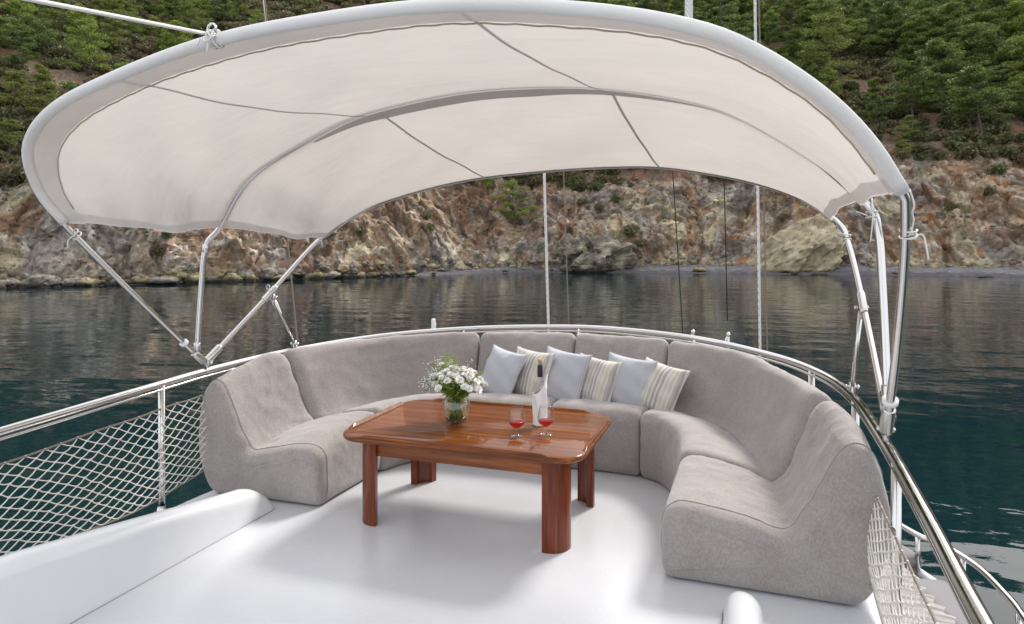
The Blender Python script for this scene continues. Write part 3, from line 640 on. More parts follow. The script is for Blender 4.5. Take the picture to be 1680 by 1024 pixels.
for _ in range(150):
    a_ = rng.uniform(-41, 0) if rng.random() < .8 else rng.uniform(0, 40); j = int(np.argmin(np.abs(azd - a_))); i = int(rng.integers(3, 26))
    if a_ > -8: i = int(rng.integers(17, 26))
    if a_ > -8 and rng.random() < .3: continue
    s = float(rng.uniform(0.35, 1.15)) * (1.2 if a_ < -15 else 0.8)
    side = 'left' if a_ < -18 else ('middle' if a_ < 5 else 'right')
    k = int(rng.integers(0, 5)); px = PX[i, j]
    wd_ = next((w_ for lim, w_ in ((0, 'outside the left edge'), (90, 'at the left edge'), (200, 'left of the front canopy pole'), (330, 'between the front and middle canopy poles'), (430, 'right of the middle canopy pole'), (540, 'behind the rear canopy pole'), (660, 'left of the dead bush'), (780, 'right of the dead bush'), (890, 'left of the centre rope'), (1080, 'around the large sea rock'), (1240, 'left of the leaning slab'), (1420, 'beside the leaning slab')) if px < lim), 'behind the right canopy poles')
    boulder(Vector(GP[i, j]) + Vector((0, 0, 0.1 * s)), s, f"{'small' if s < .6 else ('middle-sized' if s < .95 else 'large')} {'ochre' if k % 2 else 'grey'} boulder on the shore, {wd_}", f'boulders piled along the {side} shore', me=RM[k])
sp = [bpy.data.objects.new('stone', RM[k]) for k in range(3)]
for k, o in enumerate(sp):
    C.objects.link(o); j = int(np.argmin(np.abs(azd + 25 - 20 * k))); o.location = GP[24, j]; o.scale = (.35,) * 3; tag(o, 'single loose stone at the foot of the cliff, ' + ['left bay', 'middle of the bay', 'right bay'][k], 'stone')
its = []
for _ in range(2600):
    j = int(rng.integers(60, NA - 60)); i = int(rng.integers(3, ii0 + 10)) if rng.random() < .75 else int(rng.integers(3, 30))
    if azd[j] > -9 and i < 16 and rng.random() < .93: continue
    its.append((Vector(GP[i, j]), float(rng.uniform(.1, .42)) * (1.3 if i < 30 else 0.8), int(rng.integers(0, 3))))
o = scatter('rubble', sp, its); tag(o, 'loose stones and rubble strewn over the cliff foot and scree', 'rubble')
# dry driftwood bush on the left shore
b = MB(); c0 = shore(600, 452) + Vector((0, 3, .8))
for k in range(90):
    an = random.uniform(0, 3.14); l_ = random.uniform(1.2, 3.6); q0 = c0 + Vector((random.uniform(-2.4, 2.4), random.uniform(-.8, .8), -0.4))
    b.tube(catmull([q0, q0 + Vector((math.cos(an) * l_ * .4, random.uniform(-.5, .5), l_ * .55)), q0 + Vector((math.cos(an) * l_, random.uniform(-.8, .8), l_ * random.uniform(.1, .6)))], 4), 0.045, 4)
o = b.build('dead_bush', M['driftwood']); tag(o, 'tangled grey leafless bush above the shore rocks under the canopy edge', 'dead bush')

# ================================================================ THE BOAT
def rz_(y): return 0.608 + 0.0522 * y            # the rail climbs towards the stern
rail_xy = [(-1.95, -3), (-1.95, 0), (-1.95, 2.1), (-1.94, 3.0), (-1.92, 3.6), (-1.79, 4.21), (-1.46, 4.86), (-0.91, 5.36), (-0.24, 5.63), (0.32, 5.66), (1.03, 5.39), (1.55, 4.9), (1.80, 4.48), (1.92, 4.0), (1.95, 3.3), (1.94, 2.49), (1.92, 1.7), (1.92, 0), (1.92, -3)]
rail3 = catmull([(x, y, rz_(y)) for x, y in rail_xy], 10)
# deck slab
edge = [(p.x, p.y) for p in catmull([(x * 1.0, y, 0) for x, y in rail_xy], 6)]
def inset(path, d):
    out = []
    for i, (x, y) in enumerate(path):
        a = path[max(i - 1, 0)]; b_ = path[min(i + 1, len(path) - 1)]; tx, ty = b_[0] - a[0], b_[1] - a[1]; l = math.hypot(tx, ty); out.append((x + ty / l * d, y - tx / l * d))
    return out
eo = inset(edge, -0.03); ei = inset(edge, 0.02)
def slab(name, lay, mat_, parent=None):
    V = []; n_ = len(lay[0][0])
    for path, z in lay: V += [(x, y, z) for x, y in path]
    F = [tuple(range(n_)), tuple((len(lay) - 1) * n_ + k for k in range(n_))[::-1]]
    F[0] = F[0][::-1] if lay[0][1] > lay[-1][1] else F[0]; 
    for l in range(len(lay) - 1):
        for k in range(n_): F.append((l * n_ + k, l * n_ + (k + 1) % n_, (l + 1) * n_ + (k + 1) % n_, (l + 1) * n_ + k))
    o = mesh(name, V, F, mat_, parent, smooth=False)
    bm = bmesh.new(); bm.from_mesh(o.data); bmesh.ops.recalc_face_normals(bm, faces=bm.faces); bm.to_mesh(o.data); bm.free(); return o
deck = slab('deck', [(ei, 0.0), (eo, -0.02), (eo, -0.10), (ei, -0.13)], M['deck']); deck['kind'] = 'structure'
# hull and lower deck
hullp = [(-2.9, -8), (-3.25, -3), (-3.35, 2), (-3.3, 5), (-2.9, 7.4), (-1.9, 9.2), (-0.7, 10.1), (0.3, 10.1), (1.9, 9.2), (2.82, 7.8), (3.36, 6.5), (3.45, 5.0), (3.35, 2), (3.2, -3), (2.9, -8)]
hp = [(p.x, p.y) for p in catmull([(x, y, 0) for x, y in hullp], 6)]
boat = empty('boat_hull', (0, 0, 0)); tag(boat, 'white wooden hull and lower stern deck below the sun deck rail', 'boat')
slab('hull', [(inset(hp, 0.0), -1.62), (inset(hp, 0.03), -2.1), (inset(hp, 0.5), -3.4)], M['gelcoat'], boat)
slab('lower_deck', [(inset(hp, 0.12), -1.55), (inset(hp, 0.12), -1.63)], mat('teak_grey_deck', (0.36, 0.32, 0.29), 0.7), boat)
b = MB(); cap = [(x, y, -1.53) for x, y in inset(hp, 0.06)]; b.tube(cap, 0.045, 8); b.build('capping', M['gelcoat'], boat)
cab = [(-1.5, -8), (-1.6, 2), (-1.5, 3.6), (-0.9, 4.3), (0.9, 4.3), (1.5, 3.6), (1.6, 2), (1.5, -8)]
slab('cabin', [(cab, -0.135), (cab, -1.6)], M['gelcoat'], boat)
lr = empty('lower_rail', (0, 0, 0)); tag(lr, 'curved lower deck rail sweeping round below the sun deck at bottom right', 'railing')
b = MB(); lrp = catmull([on_z(1380, 800, -1.16), on_z(1495, 872, -1.16), on_z(1545, 893, -1.16), on_z(1600, 927, -1.16), on_z(1645, 970, -1.16), on_z(1685, 1022, -1.16), Vector((3.25, 4.6, -1.16)), Vector((3.25, 2, -1.16)), Vector((3.1, -3, -1.16))], 8)
b.tube(lrp, 0.028, 10); b.build('rail_tube', M['steel'], lr)
for px, py in ((1502, 874), (1577, 912), (1672, 1000)):
    p = min(lrp, key=lambda q: abs(project(np.array(q))[0] - px) + (100 if q.y < 4 else 0)); b = MB(); b.tube([p, (p.x, p.y, -1.53)], 0.024, 8); b.build('post', M['steel'], lr)
for X_, Y_, sx, sy, rt, mt, lb, nm in ((2.62, 6.25, .42, 1.0, R(14), 'sunpad_stripe', 'pleated striped sunbed cover on the lower deck behind the right net', 'sunbed_cover'), (3.12, 6.15, .2, 0.8, R(14), 'sunpad', 'flat grey sun pad on the lower deck inside the curved rail', 'sun_pad'), (2.66, 7.5, .25, .3, R(30), 'sunpad', 'small grey sun pad at the far end of the lower deck', 'sun_pad')):
    p = Vector((X_, Y_, -1.42)); b = MB(); nx, ny = 14, 70; V = []; F = []
    rm = Matrix.Rotation(rt, 3, 'Z')
    for side in (1, -1):
        for i in range(nx + 1):
            for j in range(ny + 1):
                u, v_ = i / nx * 2 - 1, j / ny * 2 - 1; t_ = (1 - abs(u) ** 6) * (1 - abs(v_) ** 6)
                V.append(p + rm @ Vector((u * sx, v_ * sy, side * 0.075 * t_ ** .4 + (0.012 * t_ * math.sin(v_ * 40 + u * 1.5) if mt == 'sunpad_stripe' and side > 0 else 0))))
    m_ = (nx + 1) * (ny + 1)
    for s_ in (0, 1):
        for i in range(nx):
            for j in range(ny):
                q = s_ * m_ + i * (ny + 1) + j; f = (q, q + ny + 1, q + ny + 2, q + 1); F.append(f if s_ == 0 else f[::-1])
    b.add(V, F); o = b.build(nm, M[mt]); tag(o, lb, 'sun pad')
# coamings
def coaming(side, xin, wd, ys, hs, label):
    ys_ = [ys[0] + (ys[-1] - .24 - ys[0]) * (k / 30) for k in range(31)] + [ys[-1] - .24 + .24 * math.sin(k / 30 * math.pi / 2) for k in range(1, 31)]; V = []; F = []; n_ = 15
    for y in ys_:
        h = float(np.interp(y, ys, hs)); e = min(1, max(0.0, (ys[-1] - y) / 0.22)); e = math.sqrt(1 - (1 - e) ** 2); h *= e; h = max(h, 0.004)
        w2 = wd * (0.35 + 0.65 * e); x0 = xin + 0.0; x1 = xin + w2; rr = min(w2 * 0.5, h)
        ring = [(x0 - 0.012, 0.0)]
        for k in range(n_ - 2):
            q = math.pi * k / (n_ - 3); ring.append(((x0 + x1) / 2 - math.cos(q) * w2 * 0.5, h - rr + math.sin(q) * rr))
        ring.append((x1 + 0.02, 0.0))
        for x, z in ring: V.append((side * x, y, z + 0.0))
    for i in range(60):
        for k in range(n_ - 1):
            f = (i * n_ + k, i * n_ + k + 1, (i + 1) * n_ + k + 1, (i + 1) * n_ + k); F.append(f if side < 0 else f[::-1])
    F.append(tuple(range(n_))); F.append(tuple(60 * n_ + k for k in range(n_))[::-1])
    r_ = empty('coaming'); tag(r_, label, 'coaming'); mesh('moulding', V, F, M['gelcoat'], r_)
    b = MB(); b.tube([(side * (xin - 0.014), ys[0], 0.001), (side * (xin - 0.014), ys[-1] - 0.03, 0.001)], 0.0025, 5); b.build('caulk_line', mat('grey_caulk', (0.38, 0.38, 0.39), 0.8), r_)
coaming(-1, 1.33, 0.16, [-3, 0, 1.89, 2.59, 3.09, 3.26, 3.40], [0.62, 0.5, 0.365, 0.265, 0.19, 0.17, 0.15], 'long white moulded coaming tapering down on the left side of the deck')
coaming(1, 1.31, 0.145, [-3, 0, 1.5, 2.4, 3.1], [0.6, 0.42, 0.30, 0.22, 0.16], 'rounded end of a white coaming rising at the bottom edge by the right sofa end')
# ---------------- stern rail
rail = empty('stern_rail'); tag(rail, 'polished steel guard rail curving round the stern behind the sofa', 'railing')
b = MB(); b.tube(rail3, 0.0215, 14); b.build('top_rail', M['steel'], rail)
inn = inset([(p.x, p.y) for p in rail3], 0.012); b = MB(); b.tube([(x, y, p.z - 0.032) for (x, y), p in zip(inn, rail3)], 0.0085, 8); b.build('lower_tube', M['steel'], rail)
def rail_at(px, right=False):
    c_ = [(abs(project(np.array(p))[0] - px), p) for p in rail3 if p.y > 0.8 and (p.x > 1.2 and p.y < 4.3) == right]; return min(c_, key=lambda q: q[0])[1]
posts = [rail_at(x) for x in (271, 456, 596, 762, 945, 1141, 1333)] + [rail_at(1403, True), rail_at(1469, True), Vector((-1.95, 1.2, rz_(1.2))), Vector((1.92, 0.6, rz_(.6)))]
for p in posts:
    b = MB(); b.tube([p + Vector((0, 0, -0.01)), Vector((p.x, p.y, -0.05))], 0.020, 12); b.build('stanchion', M['steel'], rail)
    b = MB(); b.lathe([(0.045, -0.055), (0.045, -0.048), (0.027, -0.044), (0.0235, -0.01)], (p.x, p.y, 0.05), 16); b.build('foot_flange', M['steel_dull'], rail)
# ---------------- netting
def net(side, y0, y1, z0, z1, x, cell_y, label, sag0=0.03, cord=0.0031):
    r_ = empty('safety_net'); tag(r_, label, 'net', 'safety nets under the side rails')
    rows = 19; dz = (z1 - z0) / rows; nc = int((y1 - y0) / cell_y); cord_ = MB(); kn = MB(); rnd = random.Random(3 if side < 0 else 4)
    P_ = {}
    for j in range(rows + 1):
        for i in range(nc + 1):
            y = y0 + (i + 0.5 * (j % 2)) * cell_y + rnd.uniform(-.006, .006); f = j / rows
            zz = z0 + (z1 - z0) * f + rz_(y) - rz_(3.0) + rnd.uniform(-.004, .004); sg = 0.035 * math.sin(math.pi * f)
            zz -= (1 - f) * 0.025 * math.cos((y - y0) * 5.3); P_[j, i] = Vector((side * (x - sg), y, zz))
    for j in range(rows):
        for i in range(nc + 1):
            a = P_[j, i]; o1 = i if j % 2 == 0 else i + 1; o0 = i - 1 if j % 2 == 0 else i
            for q in (o1, o0):
                if 0 <= q <= nc:
                    e = P_[j + 1, q]; mid = a.lerp(e, 0.5) + Vector((rnd.uniform(-.002, .002), rnd.uniform(-.003, .003), -0.002)); cord_.tube([a, mid, e], cord, 5, caps=False)
    for p in P_.values():
        kn.ball(p, cord * 1.9, 6, 4, (0.9, 1.5, 1.1))
    cord_.build('netting', M['net'], r_)['kind'] = 'stuff'; kn.build('knots', M['net'], r_)['kind'] = 'stuff'
    for j in (0, rows):
        pth = [P_[j, i] for i in range(nc + 1)]; b = MB(); b.tube(catmull(pth, 2), 0.0055, 6); b.build('edge_rope', M['rope_brown'], r_)
    return r_
net(-1, 0.6, 5.2 - 1.3, 0.10, 0.615, 1.93, 0.093, 'knotted cord safety net stretched below the left rail above dark water')
net(1, 0.6, 3.9, 0.05, 0.50, 1.93, 0.093, 'knotted cord safety net beyond the right sofa end and its post')
# ---------------- sofa
ctrl = [((-1.06, 3.47), (-1.985, 3.45)), ((-1.06, 3.85), (-1.96, 3.72)), ((-1.03, 4.2), (-1.86, 4.02)), ((-0.88, 4.52), (-1.44, 4.80)), ((-0.66, 4.66), (-0.74, 5.40)), ((0.04, 4.69), (0.06, 5.62)), ((0.70, 4.66), (0.86, 5.42)), ((0.94, 4.42), (1.50, 4.88)), ((1.03, 3.98), (1.90, 3.80)), ((1.01, 3.27), (1.995, 3.27))]
den = catmull([(a[0], a[1], 0) for a, _ in ctrl], 24), catmull([(b_[0], b_[1], 0) for _, b_ in ctrl], 24)
wend = [1.0, 0.5, 0.12, 0, 0, 0, 0, 0.05, 0.3, 1.0]
def prof(pts, val): # catmull except crisp valley at index val
    a = catmull([(r, z, 0) for r, z in pts[:val + 1]], 5); c_ = catmull([(r, z, 0) for r, z in pts[val:]], 5); return [(p.x, p.y) for p in a[:-1] + c_]
pr_rear = [(0.035, 0.003), (0.006, 0.03), (-0.005, 0.12), (-0.005, 0.25), (0.0, 0.36), (0.025, 0.42), (0.09, 0.45), (0.22, 0.447), (0.40, 0.415), (0.53, 0.375), (0.585, 0.43), (0.645, 0.56), (0.70, 0.70), (0.745, 0.81), (0.785, 0.86), (0.83, 0.873), (0.875, 0.85), (0.905, 0.79), (0.93, 0.68), (0.95, 0.53), (0.95, 0.38), (0.93, 0.21), (0.885, 0.07), (0.845, 0.02), (0.80, 0.003)]
pr_end = [(0.03, 0.003), (0.0, 0.03), (-0.008, 0.10), (-0.005, 0.2), (0.004, 0.275), (0.035, 0.325), (0.10, 0.345), (0.23, 0.335), (0.40, 0.305), (0.53, 0.282), (0.585, 0.34), (0.64, 0.43), (0.695, 0.54), (0.745, 0.635), (0.785, 0.69), (0.835, 0.705), (0.88, 0.68), (0.91, 0.62), (0.935, 0.53), (0.953, 0.43), (0.955, 0.33), (0.935, 0.21), (0.885, 0.08), (0.84, 0.02), (0.79, 0.003)]
VAL = 9; pa = prof(pr_rear, VAL); pb = [(p.x, p.y) for p in catmull([(r, z, 0) for r, z in pr_end], 5)]; NPF = len(pa); vi = VAL * 5
def section(t, inset_=0.0, wob=None):
    i = min(int(t * 24), len(den[0]) - 1); f = t * 24 - i; j = min(i + 1, len(den[0]) - 1); I = den[0][i].lerp(den[0][j], f); O = den[1][i].lerp(den[1][j], f)
    we = float(np.interp(t, range(10), wend)); dr = (O - I); pts = []
    q2 = [(a[0] * (1 - we) + c_[0] * we, a[1] * (1 - we) + c_[1] * we) for a, c_ in zip(pa, pb)]
    if inset_ > 0:
        n_ = len(q2); out = []
        for k in range(n_):
            a = q2[max(k - 1, 0)] if k else q2[0]; c_ = q2[min(k + 1, n_ - 1)]; tx, tz = c_[0] - a[0], c_[1] - a[1]; l = math.hypot(tx, tz) or 1
            nx, nz_ = tz / l, -tx / l; out.append((q2[k][0] + nx * inset_, max(0.003, q2[k][1] + nz_ * inset_)))
        q2 = out
    for r, z in q2:
        p = I + dr * (r / 0.95); pts.append(Vector((p.x, p.y, z)))
    return pts
def sofa(t0, t1, label):
    L_ = sum((den[0][min(int(t0 * 24) + k + 1, 216)].lerp(den[1][min(int(t0 * 24) + k + 1, 216)], .6) - den[0][int(t0 * 24) + k].lerp(den[1][int(t0 * 24) + k], .6)).length for k in range(int((t1 - t0) * 24)))
    g_ = 0.006 / L_; rr = 0.062; ds = [0, .004, .012, .024, .042, .066]; st = []
    for d_ in ds: st.append((d_, rr - math.sqrt(max(0, rr * rr - max(0, rr - d_) ** 2))))
    nmid = 44; mids = [ds[-1] + (L_ - 2 * ds[-1] - .012) * k / nmid for k in range(1, nmid)]
    allst = st + [(x, 0) for x in mids] + [(L_ - .012 - a, b_) for a, b_ in st[::-1]]
    G = []
    for s_, ins in allst: G.append(section(t0 + (t1 - t0) * (g_ + s_ / L_), ins * 0.85))
    G = np.array([[tuple(p) for p in row] for row in G]); nS_, n_ = G.shape[:2]
    # soft puffing of cushions and small folds in the loose cover
    u = np.linspace(0, 1, nS_)[:, None]; puff = np.sin(np.pi * u) ** 0.5; 
    flat_ = G.reshape(-1, 3); wn = (0.011 * fbm(flat_ * 3.1, 3, 5) + 0.007 * ridged(flat_ * np.array([5, 5, 9]), 2, 8) + 0.0025 * fbm(flat_ * 22, 2, 9)).reshape(nS_, n_)
    dS = np.gradient(G, axis=0); dP = np.gradient(G, axis=1); nn_ = np.cross(dP, dS); nn_ /= np.linalg.norm(nn_, axis=2)[..., None] + 1e-9
    cen = G.mean(axis=(0, 1)); sgn = -1.0
    mid = G[nS_ // 2, 7 * 5]; 
    if (nn_[nS_ // 2, 7 * 5])[2] < 0: sgn = 1.0
    nn_ = nn_ * (-sgn)
    amp = np.sin(np.pi * np.clip(np.linspace(0, 1, n_), 0, 1))[None] ** 0.3
    k7 = np.exp(-((np.arange(n_) - 35) / 12.0) ** 2)[None]
    kv = np.exp(-((np.arange(n_) - vi) / 7.0) ** 2)[None]; wn = wn + kv * 0.007 * (ridged(flat_ * np.array([16, 16, 12]), 3, 77) - .2).reshape(nS_, n_)
    G = G + nn_ * ((wn * amp) + 0.016 * puff * k7)[..., None]; G[..., 2] = np.maximum(G[..., 2], 0.004)
    V = G.reshape(-1, 3); Fq = []; seat_f = []; 
    for i in range(nS_ - 1):
        for k in range(n_):
            k2 = (k + 1) % n_; Fq.append((i * n_ + k, i * n_ + k2, (i + 1) * n_ + k2, (i + 1) * n_ + k)); seat_f.append(k < vi)
    # end panels as fans, split along the crease between seat and back
    Vl = [tuple(v) for v in V]
    for e in (0, nS_ - 1):
        base = e * n_; cs_, cb = len(Vl), len(Vl) + 1; mb_ = G[e, vi] * np.array([1, 1, 0.0]) + np.array([0, 0, 0.004])
        # shared line: valley -> foot
        foot = len(Vl); Vl.append(tuple(G[e, vi] * .2 + G[e, 0] * .15 + G[e, -1] * .65 + np.array([0, 0, .08])))
        fp = np.array(Vl[foot]); prev = [base + k for k in range(n_)]
        for sc_ in (0.965, 0.8, 0.4):
            cur = [len(Vl) + k for k in range(n_)]
            for k in range(n_): Vl.append(tuple(fp + (np.array(Vl[base + k]) - fp) * sc_))
            for k in range(n_):
                k2 = (k + 1) % n_; Fq.append((prev[k], prev[k2], cur[k2], cur[k])); seat_f.append(k < vi)
            prev = cur
        for k in range(n_):
            k2 = (k + 1) % n_; Fq.append((foot, prev[k2], prev[k])); seat_f.append(k < vi)
    full = bpy.data.meshes.new('tmp'); full.from_pydata(Vl, [], Fq); bm = bmesh.new(); bm.from_mesh(full); bmesh.ops.recalc_face_normals(bm, faces=bm.faces); bm.to_mesh(full); bm.free(); full.update()
    full.polygons.foreach_set('use_smooth', [True] * len(full.polygons))
    nrm_ = [v.normal.copy() for v in full.vertices]
    mid = section((t0 + t1) / 2); base_p = Vector((sum(p.x for p in mid) / len(mid), sum(p.y for p in mid) / len(mid), 0))
    root = empty('sofa_section', base_p); tag(root, label, 'sofa', 'grey sofa sections round the stern')
    polys = [tuple(p.vertices) for p in full.polygons]
    for nm, want in (('seat', True), ('backrest', False)):
        fs = [f for f, s_ in zip(polys, seat_f) if s_ == want]; us = sorted({i for f in fs for i in f}); mp = {i: k for k, i in enumerate(us)}
        o = mesh(nm, [Vector(Vl[i]) - base_p for i in us], [tuple(mp[i] for i in f) for f in fs], M['fabric'], root); o.data.normals_split_custom_set_from_vertices([nrm_[i] for i in us])
    for e in ([5] if t0 == 0 else []) + ([nS_ - 6] if t1 == 9 else []):
        ring = [Vector(G[e, k]) - base_p + Vector(nn_[e, k]) * 0.0018 for k in range(2, n_ - 8, 1)]; b = MB(); b.tube(ring, 0.0022, 6); b.build('piping', mat('piping_cord', (0.36, 0.33, 0.315), 0.85), root)
    bpy.data.meshes.remove(full); return root
sofa(0, 2, 'leftmost sofa section, with its end panel facing the white coaming')
sofa(2, 4, 'long curved sofa section behind the flowers, without pillows')
sofa(4, 5, 'centre sofa section behind the wine bottle, left of the two straight ones')
sofa(5, 6, 'straight sofa section behind the right end of the table')
sofa(6, 8, 'wide curved sofa section right of the striped corner pillow')
sofa(8, 9, 'nearest sofa section at bottom right, showing its large side panel')
# ---------------- pillows
def pillow(px, py, y, z0, yaw, roll, lean, mt, label, sz=0.40, th=0.075):
    n_ = 22; V = []; F = []; rnd = random.Random(px)
    ph = rnd.uniform(0, 10)
    for s_ in (1, -1):
        for i in range(n_ + 1):
            for j in range(n_ + 1):
                u, v_ = i / n_ * 2 - 1, j / n_ * 2 - 1
                tt = max(0, (1 - abs(u) ** 2.6)) ** 0.55 * max(0, (1 - abs(v_) ** 2.6)) ** 0.55
                x = u * (1 - 0.085 * (1 - v_ * v_)) * sz / 2; z = v_ * (1 - 0.085 * (1 - u * u)) * sz / 2
                yy = s_ * (th * tt + 0.004) + 0.012 * math.sin(3 * u + ph) * tt + 0.012 * math.sin(9 * v_ + 4 * u + ph) * tt * (1.15 - tt) + 0.006 * math.sin(14 * u - 6 * v_ + ph) * (1.1 - tt) * tt ** .5
                V.append((x, yy, z))
    m_ = (n_ + 1) ** 2
    for s_ in (0, 1):
        for i in range(n_):
            for j in range(n_):
                q = s_ * m_ + i * (n_ + 1) + j; f = (q, q + 1, q + n_ + 2, q + n_ + 1); F.append(f if s_ == 0 else f[::-1])
    bd = [i * (n_ + 1) for i in range(n_ + 1)] + [n_ * (n_ + 1) + j for j in range(1, n_ + 1)] + [i * (n_ + 1) + n_ for i in range(n_ - 1, -1, -1)] + [j for j in range(n_ - 1, 0, -1)]
    for a, c_ in zip(bd, bd[1:] + bd[:1]): F.append((a, c_, c_ + m_, a + m_))
    o = mesh('pillow', V, F, M[mt]); bm = bmesh.new(); bm.from_mesh(o.data); bmesh.ops.recalc_face_normals(bm, faces=bm.faces); bm.to_mesh(o.data); bm.free()
    seam = [Vector(((V[a][0]), 0, V[a][2])) * 1.004 for a in bd]
    b = MB(); b.tube(seam, 0.0035, 5, closed=True); b.build('piping', M[mt], o)
    p = on_y(px, py, y); o.location = p; o.rotation_mode = 'QUATERNION'
    q = Matrix.Rotation(R(YAW + yaw), 3, 'Z') @ Matrix.Rotation(R(lean), 3, 'X') @ Matrix.Rotation(R(roll), 3, 'Y'); o.rotation_quaternion = q.to_quaternion()
    tag(o, label, 'pillow', 'six scatter pillows on the sofa'); return o
pillow(821, 613, 5.04, 0, -46, 6, -26, 'pillow_blue', 'leftmost pale blue-grey pillow, leaning in front of the first striped one', .41, .062)
pillow(868, 615, 5.08, 0, -44, 2, -22, 'pillow_stripe', 'striped cream pillow directly behind the wine bottle', .41, .062)
pillow(922, 619, 5.06, 0, -40, 4, -22, 'pillow_blue', 'pale blue-grey pillow between two striped ones, right of the bottle', .43, .06)
pillow(974, 627, 5.04, 0, -40, 5, -24, 'pillow_stripe', 'striped cream pillow between two blue-grey ones', .39, .06)
pillow(1029, 629, 5.03, 0, -38, 4, -20, 'pillow_blue', 'rightmost pale blue-grey pillow, beside the corner pillow', .41, .06)
pillow(1079, 637, 4.99, 0, -44, 9, -28, 'pillow_stripe', 'rightmost striped cream pillow, slumped in the corner', .39, .062)
# ---------------- table
TX, TY, TZ = -0.11, 3.77, 0.53
tb = empty('coffee_table', (TX, TY, 0)); tag(tb, 'low varnished mahogany table with raised rims standing inside the sofa', 'table')
def round_rect(a, b_, r, n_=8, cut=0.0):
    pts = []
    for cx, cy, q0 in ((a - r, b_ - r, 0), (-a + r, b_ - r, 90), (-a + r, -b_ + r, 180), (a - r, -b_ + r, 270)):
        for k in range(n_ + 1): q = R(q0 + 90 * k / n_); pts.append((cx + r * math.cos(q), cy + r * math.sin(q)))
    return pts
HX, HY, RC = 0.722, 0.500, 0.165
def ring_mesh(name, layers, mt, parent):
    V = []; n_ = len(layers[0][0])
    for pth, z in layers: V += [(x, y, z) for x, y in pth]
    F = [tuple(range(n_))[::-1], tuple((len(layers) - 1) * n_ + k for k in range(n_))]
    for l in range(len(layers) - 1):
        for k in range(n_): F.append((l * n_ + k, l * n_ + (k + 1) % n_, (l + 1) * n_ + (k + 1) % n_, (l + 1) * n_ + k))
    o = mesh(name, V, F, mt, parent, smooth=True); bm = bmesh.new(); bm.from_mesh(o.data); bmesh.ops.recalc_face_normals(bm, faces=bm.faces)
    bm.to_mesh(o.data); bm.free()
    md = o.modifiers.new('edges', 'EDGE_SPLIT'); md.split_angle = R(50); return o
rrp = lambda d: round_rect(HX - d, HY - d, RC - d, 10)
ring_mesh('table_top', [(rrp(0.05), TZ - 0.036), (rrp(0.012), TZ - 0.032), (rrp(0.002), TZ - 0.024), (rrp(0.0), TZ - 0.014), (rrp(0.004), TZ - 0.005), (rrp(0.012), TZ)], M['wood'], tb)
def fiddle(axis, sgn):
    n_ = 30; V = []; F = []; half = (HX if axis == 'x' else HY) - 0.165
    for i in range(n_ + 1):
        s_ = -1 + 2 * i / n_; d = half * s_; e = min(1, (1 - abs(s_)) * half / 0.045); e = e * e * (3 - 2 * e); h = 0.015 * e + 0.0005; w_ = 0.017
        off = (HY if axis == 'x' else HX) - 0.008
        ring = [(off, -0.006), (off + 0.003, h * 0.5), (off - 0.001, h * 0.92), (off - 0.006, h), (off - 0.012, h * .92), (off - 0.016, h * 0.25), (off - 0.021, 0.0004)]
        for o_, z in ring: V.append((d, sgn * o_, TZ + z) if axis == 'x' else (sgn * o_, d, TZ + z))
    for i in range(n_):
        for k in range(6): F.append((i * 7 + k, i * 7 + k + 1, (i + 1) * 7 + k + 1, (i + 1) * 7 + k))
    o = mesh('raised_rim', V, F, M['wood'], tb); bm = bmesh.new(); bm.from_mesh(o.data); bmesh.ops.recalc_face_normals(bm, faces=bm.faces); bm.to_mesh(o.data); bm.free()
for a_, s_ in (('x', 1), ('x', -1), ('y', 1), ('y', -1)): fiddle(a_, s_)
LX, LY = 0.555, 0.335
for ax, s_ in (('x', -1), ('x', 1), ('y', -1), ('y', 1)):
    b = MB()
    if ax == 'x': b.box((0, s_ * (LY + 0.035), TZ - 0.085), (LX - 0.005, 0.011, 0.0475))
    else: b.box((s_ * (LX + 0.035), 0, TZ - 0.085), (0.011, LY - 0.005, 0.0475))
    bevel(b.build('apron', M['wood_apron'], tb, smooth=False), .002)
for sx in (-1, 1):
    for sy in (-1, 1):
        V = []; n_ = 14; ro, ri = 0.105, 0.062; ring = []
        for k in range(n_ + 1): q = R(-14 + 118 * k / n_); ring.append((math.cos(q) * ro, math.sin(q) * ro))
        for k in range(n_ + 1): q = R(104 - 118 * k / n_); ring.append((math.cos(q) * ri, math.sin(q) * ri))
        F = []; m_ = len(ring)
        for z in (0.0, 0.004, TZ - 0.038):
            g = 0.0 if z > 0 else 0.003
            for x, y in ring: V.append((sx * (LX - 0.035 + x * (1 - g)), sy * (LY - 0.035 + y * (1 - g)), z))
        for l in range(2):
            for k in range(m_): F.append((l * m_ + k, l * m_ + (k + 1) % m_, (l + 1) * m_ + (k + 1) % m_, (l + 1) * m_ + k))
        for k in range(n_): F.append((k, k + 1, m_ - 2 - k, m_ - 1 - k))
        o = mesh('leg', V, F, M['wood_leg'], tb); bm = bmesh.new(); bm.from_mesh(o.data); bmesh.ops.recalc_face_normals(bm, faces=bm.faces); bm.to_mesh(o.data); bm.free()
        md = o.modifiers.new('edges', 'EDGE_SPLIT'); md.split_angle = R(45)
